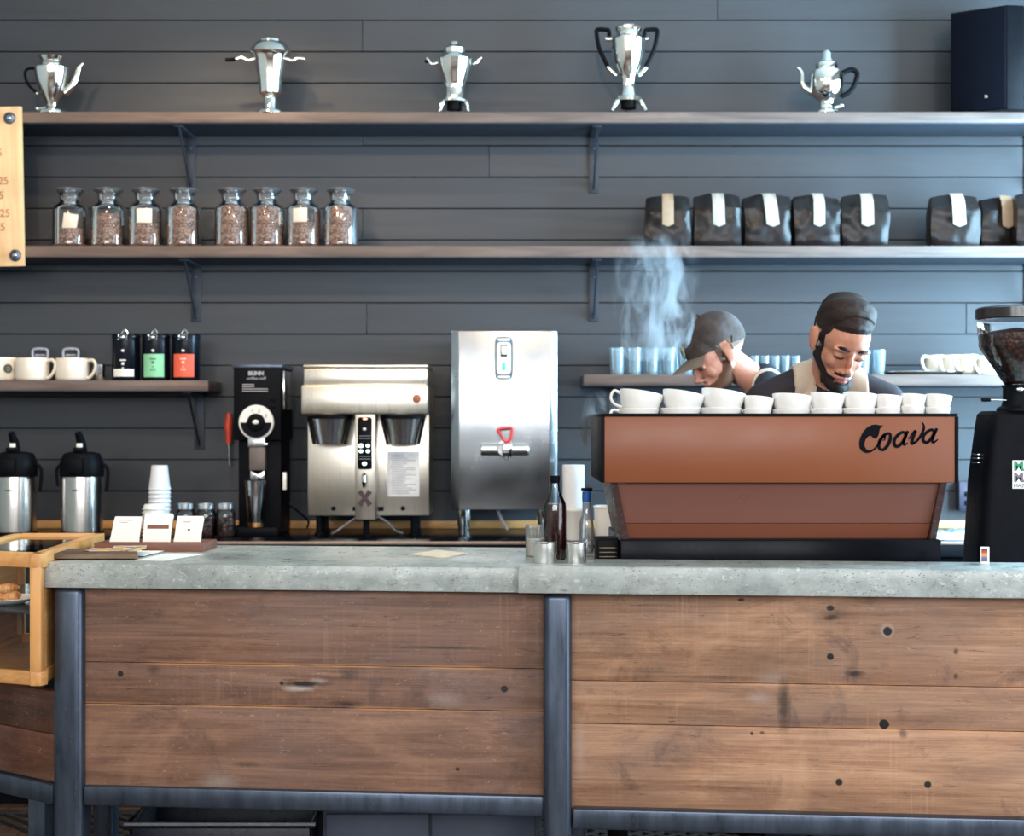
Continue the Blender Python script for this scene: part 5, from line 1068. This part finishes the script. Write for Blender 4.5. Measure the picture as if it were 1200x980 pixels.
def head_prims(H, hs):
    P = []
    def e(c, r, rot=None):
        Mr = (H.to_3x3().to_4x4()); M3 = Matrix.Scale(1, 4)
        P.append(('e', H @ Vector([q*hs for q in c]), tuple(q*hs for q in r), Matrix.Rotation(0, 4, 'X') if False else (H.to_3x3().to_4x4() @ (rot if rot else Matrix.Identity(4)))))
    e((0, .020, .045), (.0765, .097, .086)); e((0, -.028, .030), (.066, .070, .075)); e((0, -.030, -.020), (.060, .060, .075)); e((0, -.040, -.070), (.048, .048, .042)); e((0, -.077, -.098), (.024, .020, .018))
    for s_ in (-1, 1):
        e((s_*.033, -.056, -.028), (.022, .024, .026)); e((s_*.030, -.084, .020), (.028, .012, .009)); P.append(('c', H @ Vector((s_*.052*hs, 0, -.040*hs)), .018*hs, H @ Vector((s_*.018*hs, -.072*hs, -.094*hs)), .017*hs)); e((s_*.031, -.078, -.001), (.016, .011, .010))
        e((s_*.077, .014, -.004), (.0075, .020, .033), R(s_*-14, 'Z') @ R(-8, 'X')); e((s_*.080, .022, .012), (.0065, .016, .018), R(s_*-20, 'Z')); e((s_*.073, .006, -.026), (.008, .010, .011))
        e((s_*.012, -.102, -.043), (.0085, .010, .0075)); e((s_*.012, -.0865, -.066), (.015, .008, .0048))
    e((0, -.092, .006), (.0085, .010, .020)); e((0, -.101, -.018), (.0088, .012, .022)); e((0, -.110, -.037), (.0115, .012, .011)); e((0, -.090, -.066), (.014, .008, .0050)); e((0, -.088, -.0775), (.017, .010, .0065)); e((0, -.080, -.070), (.028, .014, .020)); e((0, -.078, -.052), (.026, .016, .014))
    return P
def person(label, loc, rz, head, hrot, hs, arms, skinm, s=1.0, lean=0.0):
    """head: local head centre; arms: per side (elbow, wrist, finger dir, thumb dir, palm normal)"""
    Hm = T(head) @ Matrix.Rotation(hrot[0], 4, 'Z') @ Matrix.Rotation(hrot[1], 4, 'Y') @ Matrix.Rotation(hrot[2], 4, 'X')
    pr = head_prims(Hm, hs); hv = lambda *c: Hm @ Vector([q*hs for q in c])
    nb = Vector((0, -.085, 1.55)); pr += [('c', hv(0, .026, -.045), .048*hs, nb, .054), ('c', nb, .056, (0, -.07, 1.48), .075)]
    sh = [Vector((sx*.190, -.075, 1.480)) for sx in (-1, 1)]
    pr += [('e', (0, -.055, 1.33), (.155, .105, .16)), ('e', (0, -.03, 1.14), (.135, .095, .16)), ('e', (0, 0, .98), (.155, .105, .11)), ('c', (-.05, -.075, 1.53), .045, sh[0], .050), ('c', (.05, -.075, 1.53), .045, sh[1], .050)]
    cl = [('e', (0, -.055, 1.36), (.190, .130, .18)), ('e', (0, -.042, 1.25), (.174, .124, .18)), ('e', (0, -.030, 1.14), (.168, .122, .18)), ('e', (0, -.015, 1.05), (.170, .124, .14)), ('e', (0, 0, .97), (.176, .128, .11)), ('c', (-.052, -.070, 1.560), .048, sh[0], .066), ('c', (.052, -.070, 1.560), .048, sh[1], .066), ('c', (0, -.055, 1.46), .100, (0, -.072, 1.565), .064)]
    for (el, wr, fd, td, pn), S in zip(arms, sh):
        el, wr = Vector(el), Vector(wr); pr += [('c', S, .047, el, .038), ('c', el, .038, wr, .027)]+hand(wr+Vector(fd).normalized()*.01, fd, td, pn, 0, .75, 1.02)
        cl += [('c', S, .066, el, .050), ('c', el, .050, el+(wr-el)*.62, .044)]
    tr = [('e', (0, .005, .95), (.172, .125, .12))]
    for sx in (-1, 1):
        hip, kn, an = Vector((sx*.09, 0, .92)), Vector((sx*.105, -.02, .50)), Vector((sx*.115, .02, .09))
        pr += [('c', hip, .082, kn, .055), ('c', kn, .053, an, .036), ('c', an, .036, an+Vector((0, -.03, -.045)), .034), ('c', an+Vector((0, .02, -.055)), .030, an+Vector((sx*.01, -.15, -.062)), .026)]
        tr += [('c', hip, .098, kn, .074), ('c', kn, .072, an+Vector((0, 0, .0)), .058)]
    skin = blob(pr, .0030, 4, .5); o = link('person', skin, skinm); o.location = loc; o.rotation_euler = (0, 0, rz); tag(o, label, 'person'); 
    shoes = []
    for sx in (-1, 1):
        m_ = MB(); m_.lathe([(0, 0), (.047, 0), (.052, .008), (.050, .03), (.044, .055), (.036, .09), (0, .095)], M=Matrix.Scale(1, 4)); 
        m_.bm.free(); sb = blob([('c', (sx*.115, .055, .045), .045, (sx*.12, -.08, .042), .045), ('c', (sx*.12, -.08, .042), .045, (sx*.125, -.165, .036), .037), ('c', (sx*.115, .03, .05), .045, (sx*.115, .025, .10), .046)], .006, 3)
        co, _ = arrays(sb); co[:, 2] = np.maximum(co[:, 2], .001); sb.vertices.foreach_set('co', co.ravel()); sb.update(); link('shoe', sb, M_black, o)
    return o, skin, Hm, hv, cl, tr
hs1 = 1.07
M_sk1 = skin_mat('warm tan skin', (176, 118, 92), (196, 134, 108)); M_sk2 = skin_mat('light ruddy skin', (200, 146, 124), (214, 154, 134))
M_hair1 = hair_mat('dark brown hair', (14, 9, 8), (60, 40, 32), (10, 70, 34)); M_beard = hair_mat('dark beard', (16, 11, 10), (40, 28, 25), (90, 90, 90))
M_shirt1 = simple('dark plum knit', (32, 22, 30), .85, var=.2, bump=.3, bscale=400); M_shirt2 = simple('dark navy knit', (20, 25, 38), .85, var=.2, bump=.3, bscale=400)
M_apron = simple('oatmeal linen', (186, 164, 144), .85, var=.08, bump=.4, bscale=500); M_apron2 = simple('blue grey canvas', (112, 116, 128), .85, var=.08, bump=.4, bscale=500)
M_jean = simple('dark denim', (40, 48, 66), .8, var=.2, bump=.3, bscale=500)
# --- bearded barista, head bowed
B1 = Vector((.985, 4.90, 0)); h1 = Vector((1.006, 4.69, 1.664))-B1
arms1 = [((-.27, -.14, 1.17), (-.15, -.255, 1.13), (.25, -1, -.1), (1, .25, .3), (.2, -.1, -1)), ((.29, -.12, 1.17), (.19, -.26, 1.15), (-.2, -1, -.05), (-1, .2, .3), (-.2, -.1, -1))]
o1, skin1, H1, hv1, cl1, tr1 = person('bearded barista with dark combed hair looking down behind the espresso machine', B1, 0, h1, (math.radians(13), math.radians(7), math.radians(31)), hs1, arms1, M_sk1)
def hair1(p, n_):
    q = p/hs1; x, y, z = q.T; ax = np.abs(x)
    line = .062+.0*x+np.where(y < -.02, .012*(1-(x/.07)**2)*0, 0)           # front hairline height
    front = z-(.070-.010*(ax/.06)**2)                                       # above the hairline on the forehead
    side = z-(-.005+np.where(y < .0, (-(y))*1.15, 0)+np.where(y > .03, -(y-.03)*.75, 0))
    d = np.where(y < -.045, np.minimum(front, front+1), np.minimum(side, np.where(y < -.045, front, 1)))
    d = np.minimum(d, .05); top = sstep(z, .055, .11); th = sstep(d, 0, .012)*(.003+.013*top*sstep(-y, -.12, .06)+.004*top)
    th = th*(1+.16*np.sin(150*(y*.8+z*.5)+22*x)+.08*np.sin(x*60+z*40))                                        # combed locks
    th += sstep(d, 0, .012)*top*.008*sstep(x, -.06, .04)*sstep(-y, -.02, .06); ear = (ax > .0715) & (z < .036) & (y > -.016) & (y < .048)
    return np.where((d > 0) & (p[:, 2] > -.12) & ~ear, th*hs1, -1)
shell(skin1, H1, hair1, 'hair', M_hair1, o1)
def beard1(p, n_):
    q = p/hs1; x, y, z = q.T; ax = np.abs(x)
    jaw = (z < -.040-(.030*sstep(-y, .03, .075))+.058*sstep(y, -.035, -.005)) & (y < .004) & (z > -.135)
    lipgap = (ax < .021) & (z > -.084) & (z < -.058) & (y < -.075)
    mous = (ax < .027) & (z < -.0535) & (z > -.0625) & (y < -.080)
    burn = (ax > .055) & (y < .0) & (y > -.030) & (z < .030) & (z > -.06)
    ok = ((jaw & (ax < .070) & ((z < -.035) | (ax > .05))) & ~lipgap) | mous | (burn & (ax < .072) & (y < -.012))
    th = .0018+.0045*sstep(-z, .075, .105)*sstep(-y, .02, .08)
    return np.where(ok & (n_[:, 1] < .75), th*hs1, -1)
shell(skin1, H1, beard1, 'beard', M_beard, o1)
def face_bits(o, hv, hs, m):
    for s_ in (-1, 1):
        mb = MB(); pts = [hv(s_*a, b, c) for a, b, c in ((.013, -.0985, .021), (.026, -.0995, .0265), (.040, -.0925, .0265), (.052, -.0800, .020))]; mb.tube(cat(pts, 4), [.0030*hs]*3+[.0046*hs]*6+[.0030*hs]*4, 8); mb.build('eyebrow', m, o)
        mb = MB(); pts = [hv(s_*a, b, c) for a, b, c in ((.018, -.0880, -.006), (.031, -.0905, -.0085), (.045, -.0815, -.005))]; mb.tube(cat(pts, 4), .0016*hs, 8); mb.build('eyelashes', m, o)
    mb = MB(); pts = [hv(a, b, c) for a, b, c in ((-.022, -.0900, -.0715), (0, -.0985, -.0712), (.022, -.0900, -.0715))]; mb.tube(cat(pts, 5), .0012*hs, 8); mb.build('lip_line', simple('lip line', (120, 62, 56), .5), o)
face_bits(o1, hv1, hs1, M_beard)
def lipshell(hs): 
    def f(p, n_):
        q = p/hs; x, y, z = q.T; return np.where((np.abs(x) < .024-.35*np.abs(z+.0715)) & (z < -.0615) & (z > -.0835) & (y < -.078), .0006, -1)
    return f
M_lip = simple('lips', (184, 112, 100), .45); shell(skin1, H1, lipshell(hs1), 'lips', M_lip, o1, .0004)
shirt = blob(cl1, .006, 14, .6); link('shirt', shirt, M_shirt1, o1)
trs = blob(tr1, .008, 5, .6); link('trousers', trs, M_jean, o1)
I4 = Matrix.Identity(4)
def apron(p, n_):
    x, y, z = p.T; ax = np.abs(x-.01); return np.where((ax < .165-.02*sstep(z, 1.2, 1.4)) & (y < .02) & (z < 1.44) & (n_[:, 1] < .25), .006, -1)
shell(shirt, I4, lambda p, n_: np.where((apron(p, n_) > 0) & (np.abs(p[:, 0]-.01) < .064), .006, -1), 'apron_bib', M_apron2, o1, label='blue grey middle of the bib')
def strap1(p, n_):
    x, y, z = p.T; ax = np.abs(x-.012); return np.where((ax > .050) & (ax < .112) & (z > 1.0) & ((n_[:, 1] < .5) | (z > 1.55)), .0085, -1)
shell(shirt, I4, strap1, 'apron_strap', M_apron, o1, label='wide oatmeal shoulder bands')
mb = MB()
shell(trs, I4, lambda p, n_: np.where((p[:, 1] < .03) & (p[:, 2] > .55) & (np.abs(p[:, 0]) < .19) & (n_[:, 1] < .3), .012, -1), 'apron_skirt', M_apron2, o1)
# --- capped barista in profile
hs2 = 1.02
B2 = Vector((.955, 5.36, 0)); hw = Vector((X(842, 5.33), 5.33, Z(416, 5.33)))-B2; h2 = Vector((-hw.y, hw.x, hw.z)); h2 = Matrix.Rotation(PI/2, 3, 'Z') @ hw
arms2 = [((-.26, -.14, 1.17), (-.13, -.30, 1.12), (.25, -1, -.1), (1, .25, .3), (.2, -.1, -1)), ((.27, -.12, 1.17), (.14, -.30, 1.13), (-.2, -1, -.05), (-1, .2, .3), (-.2, -.1, -1))]
o2, skin2, H2, hv2, cl2, tr2 = person('barista in a worn ball cap seen in profile facing left', B2, -PI/2, h2, (math.radians(9), 0, math.radians(32)), hs2, arms2, M_sk2)
def capf(p, n_):
    q = p/hs2; x, y, z = q.T; edge = z-(.028+np.where(y > .0, -.20*y, -.10*y)); edge = np.where((np.abs(x) > .0715) & (z < .040) & (y > -.02) & (y < .05), -1, edge)
    return np.where(edge > 0, (.0065+.010*sstep(z, .05, .13)+.010*sstep(-y, .0, .07)*sstep(z, .04, .08))*hs2, -1)
n = NT('worn canvas cap'); n.set(Base_Color=n.ramp(n.noise(7, detail=4), [(.35, lin((40, 33, 31))), (.5, lin((66, 56, 51))), (.68, lin((84, 78, 80)))]), Roughness=.9); n.bump(n.noise(400), .4, .001)
capo = shell(skin2, H2, capf, 'cap', n.m, o2)
t2 = bmesh.new(); rows = []
for i in range(15):
    a = -1.0+2.0*i/14; col = []
    for j in range(8):
        u = j/7; rx = .070+.004*u; d_ = (.090+.092*u*math.cos(a)**.5); px_ = math.sin(a)*rx*1.05; py_ = -d_*math.cos(a)*(.98) if True else 0; zz = .042-.004*u-.030*(math.sin(a)**2)*(.1+.9*u)-.012*u*u
        col.append(t2.verts.new(hv2(px_, py_, zz)))
    rows.append(col)
for a, b in zip(rows, rows[1:]):
    for j in range(7): t2.faces.new((a[j], a[j+1], b[j+1], b[j]))
bmesh.ops.solidify(t2, geom=list(t2.faces), thickness=.004); mb = MB(); mb._add(t2); mb.build('visor', simple('visor canvas', (150, 136, 124), .9, bump=.3, bscale=400), o2, sharp=50).parent = o2
mb = MB(); mb.ball(hv2(0, .01, .152), .007); mb.build('cap_button', n.m, o2)
Mh = H2 @ T((0, -.1035*hs2, .073*hs2)) @ R(-14, 'X'); mb = MB(); mb.ball((0, 0, 0), (.022, .004, .026), M=None); 
for v in mb.bm.verts: v.co = Mh @ v.co
mb.build('cap_patch', simple('pale green patch', (176, 190, 160), .8), o2, label='pale oval patch')
mb = MB(); mb.ball((0, -.0012, 0), (.010, .004, .013))
for v in mb.bm.verts: v.co = Mh @ v.co
mb.build('patch_mark', M_dark, o2)
def hair2(p, n_):
    q = p/hs2; x, y, z = q.T; ax = np.abs(x); edge = z-(-.020-.12*np.maximum(0, y)); burn = (ax > .055) & (y < .0) & (y > -.022) & (z < .04) & (z > -.03)
    return np.where(((z < .04) & (edge > 0) & (y > .028) & (z > .0)) | burn, .0022, -1)
shell(skin2, H2, hair2, 'hair', hair_mat('cropped light brown hair', (96, 76, 64), (150, 126, 110), (80, 80, 80)), o2, .001)
def beard2(p, n_):
    q = p/hs2; x, y, z = q.T; ax = np.abs(x)
    jaw = (z < -.045-(.022*sstep(-y, .03, .075))+.05*sstep(y, -.035, -.005)) & (y < .002) & (z > -.130); lipgap = (ax < .02) & (z > -.084) & (z < -.058) & (y < -.075)
    return np.where(jaw & ~lipgap & (n_[:, 1] < .75), .0022, -1)
shell(skin2, H2, beard2, 'beard', hair_mat('brown stubble', (92, 64, 50), (140, 100, 80), (120, 120, 120)), o2)
face_bits(o2, hv2, hs2, M_beard); shell(skin2, H2, lipshell(hs2), 'lips', M_lip, o2, .0004)
shirt2 = blob(cl2, .006, 14, .6); link('shirt', shirt2, M_shirt2, o2); trs2 = blob(tr2, .008, 5, .6); link('trousers', trs2, M_jean, o2)
shell(shirt2, I4, lambda p, n_: np.where((np.abs(np.abs(p[:, 0])-.075) < .007) & (p[:, 2] > 1.25), .006, -1), 'apron_strap', simple('cream strap', (206, 196, 180), .8), o2, label='thin cream apron straps')
shell(shirt2, I4, lambda p, n_: np.where((np.abs(p[:, 0]) < .15) & (p[:, 1] < .0) & (p[:, 2] < 1.38) & (n_[:, 1] < .2), .005, -1), 'apron_bib', M_apron2, o2)
# ------------------------------------------------------------------ steam
def steam(name, lab, cx_, cy_, z0, rx, ry, h, dens, seed, lean):
    mb = MB(); mb.lathe([(0, 0), (.55, .02), (.8, .15), (1, .5), (1, .85), (.7, 1), (0, 1.02)], seg=20)
    for v in mb.bm.verts: v.co = (v.co.x*rx+lean*v.co.z, v.co.y*ry, v.co.z*h)
    m = bpy.data.materials.new(lab[:20]); m.use_nodes = True; nt = m.node_tree; nt.nodes.clear(); out = nt.nodes.new('ShaderNodeOutputMaterial'); pv = nt.nodes.new('ShaderNodeVolumePrincipled')
    pv.inputs['Color'].default_value = (.92, .95, 1, 1); pv.inputs['Anisotropy'].default_value = .25; nt.links.new(pv.outputs[0], out.inputs['Volume'])
    tc = nt.nodes.new('ShaderNodeTexCoord'); mp = nt.nodes.new('ShaderNodeMapping'); mp.inputs['Location'].default_value = (seed, 0, 0); mp.inputs['Scale'].default_value = (17, 17, 7.5); mp.inputs['Rotation'].default_value = (0, .35, 0)
    nz = nt.nodes.new('ShaderNodeTexNoise'); nz.inputs['Scale'].default_value = 1.0; nz.inputs['Detail'].default_value = 5; nz.inputs['Distortion'].default_value = 1.3
    nt.links.new(tc.outputs['Object'], mp.inputs[0]); nt.links.new(mp.outputs[0], nz.inputs['Vector'])
    def mt(op, a, b=0., cl=False):
        q = nt.nodes.new('ShaderNodeMath'); q.operation = op; q.use_clamp = cl
        for s_, v in ((q.inputs[0], a), (q.inputs[1], b)):
            if isinstance(v, (int, float)): s_.default_value = v
            else: nt.links.new(v, s_)
        return q.outputs[0]
    sp = nt.nodes.new('ShaderNodeSeparateXYZ'); nt.links.new(tc.outputs['Object'], sp.inputs[0])
    u = mt('DIVIDE', sp.outputs[2], h); xx = mt('DIVIDE', mt('SUBTRACT', sp.outputs[0], mt('MULTIPLY', u, lean)), rx); yy = mt('DIVIDE', sp.outputs[1], ry)
    rr = mt('SQRT', mt('ADD', mt('MULTIPLY', xx, xx), mt('MULTIPLY', yy, yy))); fall = mt('SUBTRACT', 1.0, rr, True)
    vert = mt('MULTIPLY', mt('SUBTRACT', 1.0, u, True), mt('MULTIPLY', u, 6.0, True))
    d = mt('MULTIPLY', mt('SUBTRACT', nz.outputs[0], .50, True), 9.0); d = mt('MULTIPLY', mt('MULTIPLY', d, mt('MULTIPLY', fall, 1.6, True)), vert); d = mt('MULTIPLY', d, dens); nt.links.new(d, pv.inputs['Density'])
    o = mb.build(name, m, kind='stuff'); o.location = (cx_, cy_, z0); return tag(o, lab, 'steam')
steam('steam', 'white steam cloud rising beside the capped barista against the wall', X(765, 4.98), 4.98, Z(425, 4.98), .15, .10, .42, 40, 3.0, .02)
steam('steam', 'faint curl of steam at the left shoulder of the espresso machine', X(700, 4.45), 4.45, Z(525, 4.45), .065, .05, .17, 60, 9.0, .03)
